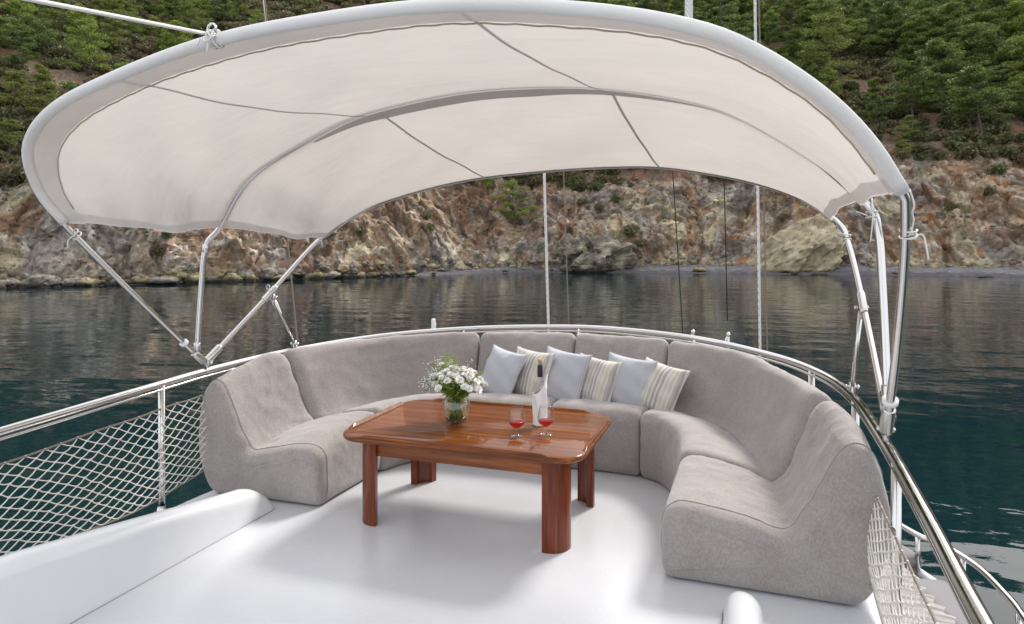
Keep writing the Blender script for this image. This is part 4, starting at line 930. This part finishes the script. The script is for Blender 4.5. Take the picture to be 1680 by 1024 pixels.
# ---------------- things on the table
ZT = TZ + 0.0008
vp = on_z(748, 692, ZT)
vase = empty('vase', vp); tag(vase, 'round clear glass bowl vase on the left half of the table', 'vase')
vase.scale = (1.1,) * 3; Rv = 0.083; pr_o = []; pr_i = []
for k in range(19):
    q = R(-72 + 128 * k / 18); pr_o.append((Rv * math.cos(q), 0.079 + Rv * math.sin(q)))
pr_i = [(max((r - 0.0035), 0.0005), z) for r, z in pr_o]
prof_ = [(0.0, 0.0)] + pr_o + [(pr_o[-1][0] + .001, pr_o[-1][1] + .006)] + [(pr_i[-1][0], pr_i[-1][1] + .006)] + pr_i[::-1] + [(0.0, pr_i[0][1] + 0.004)]
prof_[1] = (prof_[1][0], 0.001)
MB().lathe(prof_, (0, 0, 0), 40).build('bowl', M['glass'], vase)
wz = [(r - 0.0006, z) for r, z in pr_i if z < 0.118]
MB().lathe([(0, wz[0][1] + .004)] + [(r, z + .0006) for r, z in wz] + [(wz[-1][0], 0.119), (0, 0.119)], (0, 0, 0), 40).build('water_fill', M['vase_water'], vase)
bq = empty('bouquet', vp); bq.scale = (1.36, 1.36, 1.22); tag(bq, 'bunch of small white flowers and ferny greens standing in the glass bowl', 'flowers')
b = MB()
for k in range(200): q = random.uniform(0, 6.28); r = random.uniform(0, .048); b.ball((r * math.cos(q), r * math.sin(q), 0.010 + random.uniform(0, .012)), random.uniform(.002, .0045), 5, 3)
o = b.build('grit', M['pebbles'], bq); o['kind'] = 'stuff'
rnd = random.Random(12); heads = []
tries = 0
while len(heads) < 62 and tries < 3000:
    tries += 1; a = rnd.uniform(0, 6.283); q = rnd.uniform(0.05, 1.3); rr = 0.128 * rnd.uniform(0.86, 1.06)
    p = Vector((math.cos(a) * math.sin(q) * rr * 1.0, math.sin(a) * math.sin(q) * rr, 0.165 + math.cos(q) * rr * 0.92 - 0.02 + 0.05 * 0))
    if all((p - h).length > 0.0205 for h in heads): heads.append(p)
heads += [Vector((-0.06, -0.02, 0.285)), Vector((0.09, -0.05, 0.27))]
petal_me = []
for v_ in range(4):
    b = MB(); r2 = random.Random(v_)
    for ring, (np_, ln, tilt, z) in enumerate(((13, .021, 12, 0), (12, .019, 30, .002), (10, .015, 50, .004), (7, .010, 70, .005))):
        for k in range(np_):
            a = 6.283 * (k + 0.5 * ring + r2.uniform(-.25, .25)) / np_; tl = R(tilt + r2.uniform(-9, 9)); c_, s_ = math.cos(a), math.sin(a)
            def pt(l, w_): x = math.cos(tl) * l; return (x * c_ - w_ * s_, x * s_ + w_ * c_, z + math.sin(tl) * l)
            w_ = ln * 0.2; b.add([pt(0.001, 0), pt(ln * .55, -w_), pt(ln * .95, -w_ * .6), pt(ln, 0), pt(ln * .95, w_ * .6), pt(ln * .55, w_), pt(ln * .5, 0)], [(0, 1, 6), (0, 6, 5), (1, 2, 3, 6), (6, 3, 4, 5)])
    me_ = bpy.data.meshes.new('flower_head'); me_.from_pydata(b.V, [], b.F); me_.materials.append(M['petal']); petal_me.append(me_)
stems = MB()
for n_, p in enumerate(heads):
    o = bpy.data.objects.new('flower_head', petal_me[n_ % 4]); C.objects.link(o); o.parent = bq; o.location = p
    dr = Vector((p.x, p.y, (p.z - 0.12) * 1.1)).normalized(); o.rotation_euler = (dr.to_track_quat('Z', 'Y') @ Euler((0, 0, rnd.uniform(0, 6))).to_quaternion()).to_euler(); s_ = rnd.uniform(0.85, 1.2); o.scale = (s_,) * 3
    base = Vector((rnd.uniform(-.03, .03), rnd.uniform(-.03, .03), 0.015)); neck = Vector((p.x * .22, p.y * .22, 0.135))
    stems.tube(catmull([base, neck, p - dr * .002], 6), 0.0014, 5)
o = stems.build('stems', M['stem'], bq); o['kind'] = 'stuff'
lv = MB()
def leaflet(b, p, d, ln, w_, n3):
    s_ = d.cross(n3).normalized() * w_; b.add([p, p + d * ln * .4 + s_, p + d * ln, p + d * ln * .4 - s_], [(0, 1, 2, 3)])
for k in range(700):
    a = rnd.uniform(0, 6.283); q = rnd.uniform(0, 1.0); zz = 0.12 + q * 0.10; rad = (0.035 + 0.075 * q) * rnd.uniform(0.1, 1.0) ** 0.5
    p = Vector((math.cos(a) * rad, math.sin(a) * rad, zz + rnd.uniform(-.01, .01))); d = Vector((math.cos(a + rnd.uniform(-1, 1)), math.sin(a + rnd.uniform(-1, 1)), rnd.uniform(-.2, 1.0))).normalized()
    leaflet(lv, p, d, rnd.uniform(.018, .036), rnd.uniform(.003, .006), Vector((rnd.uniform(-1, 1), rnd.uniform(-1, 1), 1)))
for k in range(160):
    a = rnd.uniform(0, 6.283); p = Vector((math.cos(a) * rnd.uniform(0, .055), math.sin(a) * rnd.uniform(0, .055), rnd.uniform(.02, .11))); d = Vector((rnd.uniform(-.5, .5), rnd.uniform(-.5, .5), 1)).normalized(); leaflet(lv, p, d, .03, .003, Vector((1, 0, .2)))
o = lv.build('foliage', M['leaf'], bq, smooth=False); o['kind'] = 'stuff'
# ferny sprays
for tip in ((-0.055, 0.02, 0.335), (-0.085, 0.03, 0.30), (-0.11, 0.0, 0.27), (0.12, 0.03, 0.25), (-0.02, .04, .31)):
    b = MB(); pth = catmull([Vector((tip[0] * .2, tip[1] * .2, .13)), Vector((tip[0] * .65, tip[1] * .65, .13 + (tip[2] - .13) * .7)), Vector(tip)], 10); b.tube(pth, .0009, 4)
    for i in range(6, len(pth)):
        for s_ in (-1, 1):
            for r_ in range(3):
                d = Vector((s_ * rnd.uniform(.5, 1), rnd.uniform(-.7, .7), rnd.uniform(.1, .9))).normalized(); leaflet(b, pth[i], d, .022 * (1.15 - i / len(pth)) + .006, .0018, Vector((0, 1, .3)))
    b.build('fern_spray', mat('yellow_green_fern', (0.32, 0.42, 0.07), .5), bq, smooth=False)
gy = MB(); gs = MB()
for k in range(26):
    a = rnd.uniform(2.0, 4.4) if k < 13 else rnd.uniform(0, 6.283); rr = rnd.uniform(.07, .15) if k < 13 else rnd.uniform(.05, .13); cz = rnd.uniform(.17, .27) if k < 13 else rnd.uniform(.2, .31)
    c_ = Vector((math.cos(a) * rr, math.sin(a) * rr, cz)); gs.tube([Vector((c_.x * .2, c_.y * .2, .13)), c_ * .75 + Vector((0, 0, .05)), c_], .0006, 3)
    for q in range(15):
        p = c_ + Vector((rnd.gauss(0, .016), rnd.gauss(0, .016), rnd.gauss(0, .014))); gy.ball(p, rnd.uniform(.0018, .0032), 5, 3); gs.tube([c_ - Vector((0, 0, .01)), p], .0004, 3, caps=False)
o = gy.build('tiny_blossoms', M['petal'], bq); o['kind'] = 'stuff'; o = gs.build('fine_stems', M['stem'], bq); o['kind'] = 'stuff'
# bottle with napkin
bp_ = on_z(886, 697, ZT); bt = empty('wine_bottle', bp_); tag(bt, 'clear wine bottle with black neck foil and cork, wrapped in a white napkin', 'bottle')
bo = [(0, 0.004), (.034, 0.0), (.0385, .004), (.0385, .20), (.037, .225), (.029, .252), (.019, .272), (.0152, .29), (.0145, .355), (.0165, .357), (.0165, .366), (.0145, .368)]
bi = [(.0105, .368), (.0108, .29), (.0155, .272), (.026, .25), (.0335, .224), (.0350, .20), (.0350, .012), (0, .014)]
MB().lathe(bo + bi, (0, 0, 0), 36).build('glass_body', M['glass_bottle'], bt)
MB().lathe([(0, .0145), (.0345, .0125), (.0345, .17), (0, .17)], (0, 0, 0), 30).build('wine_fill', M['wine_fill'], bt)
MB().lathe([(.0152, .288), (.0160, .292), (.0157, .356), (.0155, .358), (.0150, .3585)], (0, 0, 0), 24).build('neck_foil', M['foil'], bt)
MB().lathe([(0, .35), (.0098, .35), (.0103, .368), (.0125, .370), (.0125, .392), (.011, .394), (0, .394)], (0, 0, 0), 20).build('cork', M['cork'], bt)
n1_, n2_ = 80, 30; V = []; F = []
for i in range(n1_ + 1):
    f = i / n1_; a = -2.6 + 7.6 * f; k_ = ((1 + math.cos(a)) / 2) ** 3
    top = 0.200 + 0.015 * math.cos(a) + 0.09 * k_ * (f > .15)
    for j in range(n2_ + 1):
        g = j / n2_; z = 0.001 + top * g; r0 = float(np.interp(z, [0, .2, .225, .252, .3], [.0405, .0405, .0395, .035, .034])); rad = r0 + 0.001 + 0.004 * f + .0028 * math.sin(a * 5 + 7 * g) * (0.35 + g) + 0.10 * max(0, z - .2) * k_
        V.append((rad * math.cos(a), rad * math.sin(a), z))
for i in range(n1_):
    for j in range(n2_): q = i * (n2_ + 1) + j; F.append((q, q + n2_ + 1, q + n2_ + 2, q + 1))
o = mesh('napkin', V, F, M['napkin'], None); md = o.modifiers.new('thick', 'SOLIDIFY'); md.thickness = .0014; o.location = bp_ ; o.rotation_euler = (0, 0, R(19)); tag(o, 'white cloth napkin folded to a point round the wine bottle', 'napkin')
# glasses
def snifter(px, py, label, ref=None):
    p = on_z(px, py, ZT)
    if ref:
        r_ = copy_tree(ref); r_.location = p; r_['label'] = label; return r_
    r_ = empty('wine_glass', p); tag(r_, label, 'wine glass', 'two stemmed glasses of rose wine')
    k_ = 1.0
    o_ = [(0, 0), (.037, 0), (.038, .0015), (.034, .004), (.016, .008), (.0055, .014), (.0045, .022), (.0045, .034), (.008, .041), (.024, .049), (.039, .062), (.0475, .081), (.0485, .099), (.0455, .122), (.040, .145), (.0360, .163), (.0355, .1645)]
    i_ = [(.0348, .1635), (.0385, .145), (.0438, .122), (.0468, .099), (.0458, .081), (.0375, .064), (.0225, .052), (.006, .0465), (0, .046)]
    MB().lathe(o_ + i_, (0, 0, 0), 40).build('glass_bowl', M['glass'], r_)
    MB().lathe([(0, .0465), (.0058, .047), (.0220, .0525), (.0370, .0645), (.0450, .079), (.0455, .0812), (0, .0812)], (0, 0, 0), 36).build('wine', M['wine_fill'], r_); return r_
g1 = snifter(848, 716, 'stemmed glass of rose wine standing alone left of the bottle'); snifter(896, 713, 'stemmed glass of rose wine standing in front of the napkin-wrapped bottle', g1)
# ---------------- bimini
bim = empty('bimini', (0, 3.4, 0.8)); tag(bim, 'cream canvas bimini canopy on three polished steel bows above the sofa', 'canopy')
O_ = Vector((0, 3.4, 0.8))
def bt_(b, name, m_, smooth=True): b.V = [tuple(Vector(v) - O_) for v in b.V]; return b.build(name, m_, bim, smooth)
H1 = [(-2.04, 2.60, 1.74), (-2.05, 2.47, 1.9), (-1.92, 2.32, 2.09), (-1.62, 2.21, 2.23), (-1.2, 2.14, 2.32), (-.58, 2.07, 2.405), (-.01, 2.05, 2.43), (.46, 2.05, 2.42), (.89, 2.09, 2.37), (1.22, 2.15, 2.3), (1.42, 2.22, 2.22), (1.62, 2.32, 2.09), (1.77, 2.43, 1.95), (1.885, 2.555, 1.80)]
H2 = [(-1.75, 3.4, 1.73), (-1.60, 3.4, 1.92), (-1.42, 3.4, 2.07), (-1.08, 3.4, 2.22), (-.69, 3.4, 2.36), (-.11, 3.4, 2.44), (.35, 3.4, 2.44), (.74, 3.4, 2.40), (1.16, 3.4, 2.3), (1.38, 3.4, 2.2), (1.65, 3.4, 2.02), (1.90, 3.4, 1.83)]
H3 = [(-1.57, 4.28, 1.675), (-1.34, 4.48, 1.88), (-.96, 4.62, 2.02), (-.53, 4.71, 2.11), (-.04, 4.75, 2.15), (.45, 4.765, 2.165), (.82, 4.75, 2.15), (1.19, 4.68, 2.08), (1.5, 4.59, 1.99), (1.74, 4.48, 1.88), (1.89, 4.37, 1.765)]
NP_ = 90
h1, h2, h3 = (resample(catmull(h, 10), NP_) for h in (H1, H2, H3))
def xat(h, x): return min(range(NP_), key=lambda i: abs(h[i].x - x)) / (NP_ - 1)
def hp_at(h, p): i = min(int(p * (NP_ - 1)), NP_ - 2); return h[i].lerp(h[i + 1], p * (NP_ - 1) - i)
def surf(a, b_, p, q, sag=0.045):
    A, B = hp_at(a, p), hp_at(b_, p); v = A.lerp(B, q); c_ = math.sin(math.pi * q)
    e = abs(p - .5) * 2; v.z -= sag * c_ * (1 - 0.3 * e); v.x *= 1 - 0.02 * c_ * e ** 2 - 0.035 * c_ * max(0, e - .8) * 5 * .4
    v.z += 0.011 * max(0, e - .72) * 4 * c_ * math.sin(p * 64 + q * 6) + 0.005 * c_ * math.sin(p * 41 + q * 17) * (0.4 + e); v.x += 0.004 * max(0, e - .8) * 5 * c_ * math.sin(q * 31 + p * 20)
    v.z += 0.006 * math.sin(p * 23 + q * 9) * c_
    return v
def panel(name, a, b_, q0, q1, nq, dz=0.0, p0=0., p1=1., npp=110, mt='canopy', sag=.045, taper=False):
    V = []; F = []
    for i in range(npp + 1):
        for j in range(nq + 1):
            V.append(surf(a, b_, p0 + (p1 - p0) * i / npp, q0 + (q1 - q0) * j / nq * (min(1, 4 * i / npp + .25, 2.2 * (1 - i / npp) + .02) if taper else 1), sag) + Vector((0, 0, dz)) - O_)
    for i in range(npp):
        for j in range(nq): k = i * (nq + 1) + j; F.append((k, k + 1, k + nq + 2, k + nq + 1))
    return mesh(name, V, F, M[mt], bim)
panel('fore_canopy_panel', h1, h2, 0, 1, 40); panel('aft_canopy_panel', h2, h3, 0, 1, 40, sag=.03)
panel('front_hem_band', h1, h2, 0.0, 0.105, 8, -0.012, mt='canvas_thick'); panel('ridge_band', h2, h3, -0.0, 0.06, 3, -0.005, .22, .84, mt='seam', sag=.03, taper=True)
panel('rear_hem', h2, h3, 0.975, 1.0, 3, -0.008, mt='canvas_thick', sag=.03)
for a, b_, s_ in ((h1, h2, .045), (h2, h3, .03)):
    panel('side_hem', a, b_, 0, 1, 30, -0.007, 0.0, 0.014, 3, 'canvas_thick', s_); panel('side_hem', a, b_, 0, 1, 30, -0.007, 0.984, 1.0, 3, 'canvas_thick', s_)
b = MB(); b.tube([h1[i] + Vector((0, 0.004, -0.012)) for i in range(0, NP_)], 0.0245, 14); bt_(b, 'front_sleeve', M['sleeve'])
b = MB(); b.tube([surf(h1, h2, i / 120, 0.108) + Vector((0, 0, -0.018 + .002 * math.sin(i * 1.9))) for i in range(3, 118)], 0.0035, 5); bt_(b, 'zip', M['zip'])
b = MB(); b.tube([h3[i] for i in range(NP_)], 0.006, 8); bt_(b, 'rear_sleeve', M['canopy'])
def seam(a, b_, pa_, pb_, s_, w_=.0085, q0=0.0):
    V = []; F = []
    for j in range(25):
        q = q0 + (1 - q0) * j / 24; p = pa_ + (pb_ - pa_) * q; c_ = surf(a, b_, p, q, s_); d = surf(a, b_, min(p + .01, 1), q, s_) - c_; d.normalize()
        V += [c_ - d * w_ + Vector((0, 0, -.006)) - O_, c_ + d * w_ + Vector((0, 0, -.006)) - O_]
    for j in range(24): F.append((2 * j, 2 * j + 1, 2 * j + 3, 2 * j + 2))
    mesh('seam', V, F, M['seam'], bim)
seam(h1, h2, xat(h1, .475), xat(h2, .70), .045); seam(h1, h2, xat(h1, -1.18), xat(h2, -.69), .045)
seam(h2, h3, xat(h2, -.62), xat(h3, -.45), .03); seam(h2, h3, xat(h2, .74), xat(h3, .83), .03)
# bows
def bow(pts, r, name='bow'):
    b = MB(); b.tube(catmull(pts, 8), r, 14); return bt_(b, name, M['steel'])
BL, BR_ = Vector((-1.93, 3.50, 0.835)), Vector((1.945, 3.16, 0.83))
bow([BL + Vector((0, -.07, .05)), Vector((-1.99, 2.98, 1.33)), Vector((-2.04, 2.64, 1.68)), h1[0] + Vector((0, .004, -.012))] + [h1[i] + Vector((0, .004, -.012)) for i in range(2, 88, 2)] + [h1[-1] + Vector((0, .004, -.012)), Vector((1.905, 2.60, 1.73)), Vector((1.925, 2.73, 1.52)), Vector((1.94, 2.93, 1.19)), BR_ + Vector((0, -.04, .05))], 0.017)
bow([BL + Vector((0.0, -.09, .11)), Vector((-1.90, 3.41, 1.3)), Vector((-1.86, 3.41, 1.60)), Vector((-1.76, 3.42, 1.72))] + [h2[i] + Vector((0, .0, .012 + .022 * min(1, max(0, i - 12) / 8))) for i in range(6, 86, 4)] + [Vector((1.91, 3.4, 1.79)), Vector((1.955, 3.38, 1.66)), Vector((1.965, 3.34, 1.4)), Vector((1.965, 3.22, .9))], 0.0185)
bow([BL + Vector((0.01, .03, .05)), Vector((-1.78, 3.88, 1.24)), Vector((-1.62, 4.22, 1.62))] + [h3[i] + Vector((0, -.01, .012)) for i in range(4, 88, 6)] + [Vector((1.90, 4.36, 1.75)), Vector((1.95, 4.22, 1.60)), Vector((1.97, 3.8, 1.24)), BR_ + Vector((.01, .08, .07))], 0.0165)
# struts, collars, hinges
ls0 = on_y(446, 487, 4.02); rs0 = Vector((1.965, 3.88, 1.31))
lp = rail_at(486); rp_ = min([p for p in rail3 if p.x > 1.5 and p.y > 3], key=lambda q: abs(project(np.array(q))[0] - 1400) + abs(project(np.array(q))[1] - 645))
def clamp(p, d, r=0.026, l=0.05, m_='steel_dull', nm='collar'):
    d = Vector(d).normalized(); b = MB(); b.tube([Vector(p) - d * l / 2, Vector(p) - d * l / 2.4, Vector(p) + d * l / 2.4, Vector(p) + d * l / 2], lambda i: r * (0.93 if i in (0, 3) else 1), 14); bt_(b, nm, M[m_])
def hinge(p, d=(0, 0, 1)):
    b = MB(); p = Vector(p); b.tube([p + Vector((0, 0, -.045)), p + Vector((0, 0, .018))], .011, 10); b.tube([p + Vector((-.026, 0, .012)), p + Vector((.026, 0, .012))], .007, 10)
    b.box(p + Vector((-.012, 0, .012)), (.003, .016, .022)); b.box(p + Vector((.012, 0, .012)), (.003, .016, .022)); b.ball(p + Vector((.028, 0, .012)), .011, 8, 6); b.ball(p + Vector((-.028, 0, .012)), .009, 8, 6); bt_(b, 'hinge', M['steel_dull'])
leftbow3 = catmull([BL + Vector((0.01, .03, .05)), Vector((-1.78, 3.88, 1.24)), Vector((-1.62, 4.22, 1.62))], 12)
ls0 = min(leftbow3, key=lambda q: abs(project(np.array(q))[0] - 446)); ld = leftbow3[-3] - leftbow3[3]
for a_, c_, dd in ((ls0 + Vector((0, .03, -.03)), lp + Vector((0, 0, .05)), ld), (rs0 + Vector((0, .03, -.03)), rp_ + Vector((0, 0, .05)), Vector((0, .55, .45)))):
    b = MB(); b.tube([a_, c_], .0125, 10); bt_(b, 'strut', M['steel']); hinge(c_ - Vector((0, 0, .015))); hinge(a_ + Vector((0, 0, -.01)))
clamp(ls0, ld, .0235, .13); clamp(rs0, (0, .45, .4), .0235, .14)
b = MB(); c_ = ls0 + Vector((0.0, -.02, .045)); b.tube([c_ + Vector((0.014 * math.cos(k), 0, 0.018 * math.sin(k))) for k in [i * .5 for i in range(12)]], .003, 5, closed=True); bt_(b, 'pin_ring', M['steel_dull'])
hinge(BL - Vector((0, 0, .005))); hinge(BR_ - Vector((0, 0, .005)))
d1 = Vector((-.06, -.52, .5)); clamp(BL + Vector((0, -.05, .03)) + d1 * .05, d1, .026, .10); clamp(BL + Vector((0, -.07, .05)) + d1 * .22, d1, .027, .022, 'plastic', 'plastic_ring')
clamp(BL + Vector((.01, .04, .06)), (.13, .38, .36), .026, .13); clamp(BL + Vector((0, -.09, .125)), (0, 0, 1), .023, .05)
clamp(Vector((-1.862, 3.41, 1.59)), (.03, 0, .3), .0225, .05)
dR = Vector((0, -.28, .45)); clamp(BR_ + dR * .12, dR, .027, .13); clamp(BR_ + dR * .32, dR, .031, .02, 'plastic', 'plastic_ring'); clamp(BR_ + Vector((.02, .07, .09)), (0, .4, .3), .025, .14); clamp(Vector((1.965, 3.23, .95)), (0, .05, .3), .024, .12)
# lashings
def lash(p, axis, r, turns, tail, nm='lashing'):
    b = MB(); ax = Vector(axis).normalized(); u = ax.orthogonal().normalized(); v = ax.cross(u); pts = []
    for k in range(int(turns * 12)): a = k / 12 * 6.283; pts.append(Vector(p) + u * math.cos(a) * r + v * math.sin(a) * r + ax * (k / 12 * .012 - turns * .006 + .006 * math.sin(a * .5)))
    b.tube(pts, .0032, 6)
    for t_ in tail: b.tube(catmull([Vector(p) + Vector(q) for q in t_], 5), .0032, 6)
    bt_(b, nm, M['cord'])
lash((-2.03, 2.66, 1.665), d1, .026, 3, [[(0, 0, 0), (-.03, -.02, -.03), (-.035, -.02, -.07)]])
lash((1.925, 2.66, 1.64), (0, -.3, .9), .027, 3, [[(.02, 0, 0), (.045, 0, .0), (.055, 0, -.04), (.062, 0, -.085)], [(0, -.02, .16), (.012, -.03, .1), (-.005, -.03, .05), (.01, -.03, 0)], [(.0, -.02, .16), (-.012, -.03, .11), (.01, -.03, .06), (0, -.03, 0)]])
lash((1.93, 3.39, 1.74), (0, 0, 1), .024, 3, [[(0, 0, .08), (.0, -.03, .0), (-.01, -.03, -.12)], [(0, 0, .06), (.03, -.03, -.05), (.04, -.02, -.14)], [(-.02, -.02, .0), (-.07, -.03, .02)]])
lash((1.945, 4.27, 1.65), (0, .3, .9), .022, 4, [[(0, -.02, 0), (-.03, -.03, -.05)], [(-.01, -.02, .02), (-.05, -.03, .03)]])
lash((-1.60, 4.25, 1.655), ld, .02, 2, [[(0, 0, 0), (.03, -.01, -.02), (.03, -.01, -.06)]])
# loose canvas corner tied to the rear bow
V = []; F = []
for i in range(9):
    for j in range(7):
        f, g = i / 8, j / 6; V.append(Vector((1.885 + .015 * g + .02 * f, 4.37 - .07 * f + (g - .5) * .11 * (1 - .25 * f), 1.775 - .115 * f + .004 * math.sin(g * 9 + f * 5))) - O_)
for i in range(8):
    for j in range(6): k = i * 7 + j; F.append((k, k + 1, k + 8, k + 7))
o = mesh('loose_canvas_corner', V, F, M['canopy'], bim); md = o.modifiers.new('t', 'SOLIDIFY'); md.thickness = .003
# ---------------- ropes and rigging
def line(P0, P1, r, m_, name, label, cat='rope', group=None, sag=0.0):
    b = MB(); b.tube([Vector(P0).lerp(Vector(P1), k / 12) - Vector((0, 0, sag * math.sin(math.pi * k / 12))) for k in range(13)], r, 8); o = b.build(name, M[m_]); tag(o, label, cat, group); return o
def vline(px0, py0, px1, py1, y, r, m_, name, label, cat='rope', zb=-1.5, zt=6.5):
    a, c_ = on_y(px0, py0, y), on_y(px1, py1, y + .12); d = (c_ - a); lo = c_ + d * ((zb - c_.z) / d.z); hi = a + d * ((zt - a.z) / d.z); return line(hi, lo, r, m_, name, label, cat)
vline(893, 290, 900, 545, 6.3, .0135, 'rope', 'hoist_rope', 'thick white braided rope hanging behind the rail, centre of the view')
vline(1243, 300, 1247, 575, 6.1, .0115, 'rope', 'hoist_rope', 'white braided rope hanging behind the curved right sofa section, seen above and below the canopy')
vline(925, 290, 933, 530, 6.4, .0055, 'rope_brown', 'thin_rope', 'thin brownish line just right of the thick centre rope')
vline(1253, 330, 1259, 575, 6.2, .006, 'rope_brown', 'thin_rope', 'thin brownish line just right of the right-hand white rope')
vline(1104, 285, 1121, 560, 6.5, .005, 'wire', 'rigging_wire', 'thin dark wire, left of the two between the ropes', 'wire', zb=.6)
vline(1188, 292, 1194, 548, 6.4, .005, 'wire', 'rigging_wire', 'thin dark wire running down to the steel bracket behind the rail', 'wire', zb=.92)
vline(471, 386, 489, 575, 5.2, .0075, 'rope_brown', 'thin_rope', 'thin grey line behind the left canopy strut')
line(on_y(425, -60, 5.2), on_y(440, 60, 5.2), .008, 'cord', 'thin_rope', 'short thin line seen above the canopy at upper left')
line(on_y(1130, -80, 6.0), on_y(1130, 60, 6.0), .034, 'rope', 'hoist_rope', 'thick white rope end showing above the canopy, left of the thinner one')
kp = h1[xat(h1, -.58) and int(xat(h1, -.56) * (NP_ - 1))]
o = line(kp + Vector((-.03, -.02, .01)), on_y(-60, -22, 1.2), .0072, 'cord', 'guy_rope', 'taut white rope running from the canopy front to the top left corner')
lash(kp + Vector((0, .0, -.01)), (1, .1, .1), .036, 3.4, [[(-.03, -.03, 0), (.0, -.045, -.02), (.03, -.03, .01)], [(0, -.03, -.01), (.0, -.04, -.06)], [(-.04, -.03, .0), (-.05, -.04, -.035)]], 'guy_knot')
b = MB(); c_ = kp + Vector((.02, -.035, .012)); b.tube([c_ + Vector((.018 * math.cos(k * .6), .003 * math.sin(k), .026 * math.sin(k * .6))) for k in range(10)], .005, 6); bt_(b, 'shackle', M['steel'])
# steel brackets behind the rail, flag staff
for px, py, lb in ((1137, 545, 'small steel fork bracket behind the rail, left of the pair'), (1195, 549, 'small steel fork bracket behind the rail, with a wire running up from it')):
    p = on_y(px, py, 6.1); r_ = empty('davit_bracket', p); tag(r_, lb, 'bracket', 'steel brackets outside the stern rail')
    b = MB(); b.tube([(0, 0, 0), (-.09, .02, -.22)], .010, 8); b.tube([(0, 0, 0), (.0, -.02, -.30)], .012, 8); b.build('fork_arm', M['steel_dull'], r_); b = MB(); b.ball((0, 0, 0), .022, 8, 6); b.build('head', M['steel_dull'], r_)
p = on_y(711, 523, 5.75); fs = empty('flag_staff', (p.x, p.y, 0.0)); tag(fs, 'white flag staff with a sliver of red flag, behind the rail left of centre', 'flagpole')
b = MB(); b.tube([(-.01, 0, -1.4), (0, 0, p.z - .01), (0, 0, p.z)], lambda i: .019 if i < 2 else .014, 12); b.build('staff', M['pole_white'], fs)
b = MB(); b.tube([(.02, -.015, p.z - .01), (.035, -.02, p.z - .04), (.03, -.02, p.z - .11), (.028, -.02, p.z - .2)], .004, 5); b.build('halyard', M['cord'], fs)
V = []; F = []
for i in range(7):
    for j in range(13): f, g = i / 6, j / 12; V.append((.028 + .05 * f + .01 * math.sin(g * 7), -.01 + .03 * math.sin(f * 6 + g * 2), p.z - .12 - g * .6))
for i in range(6):
    for j in range(12): k = i * 13 + j; F.append((k, k + 1, k + 14, k + 13))
mesh('flag', V, F, M['flag_red'], fs)
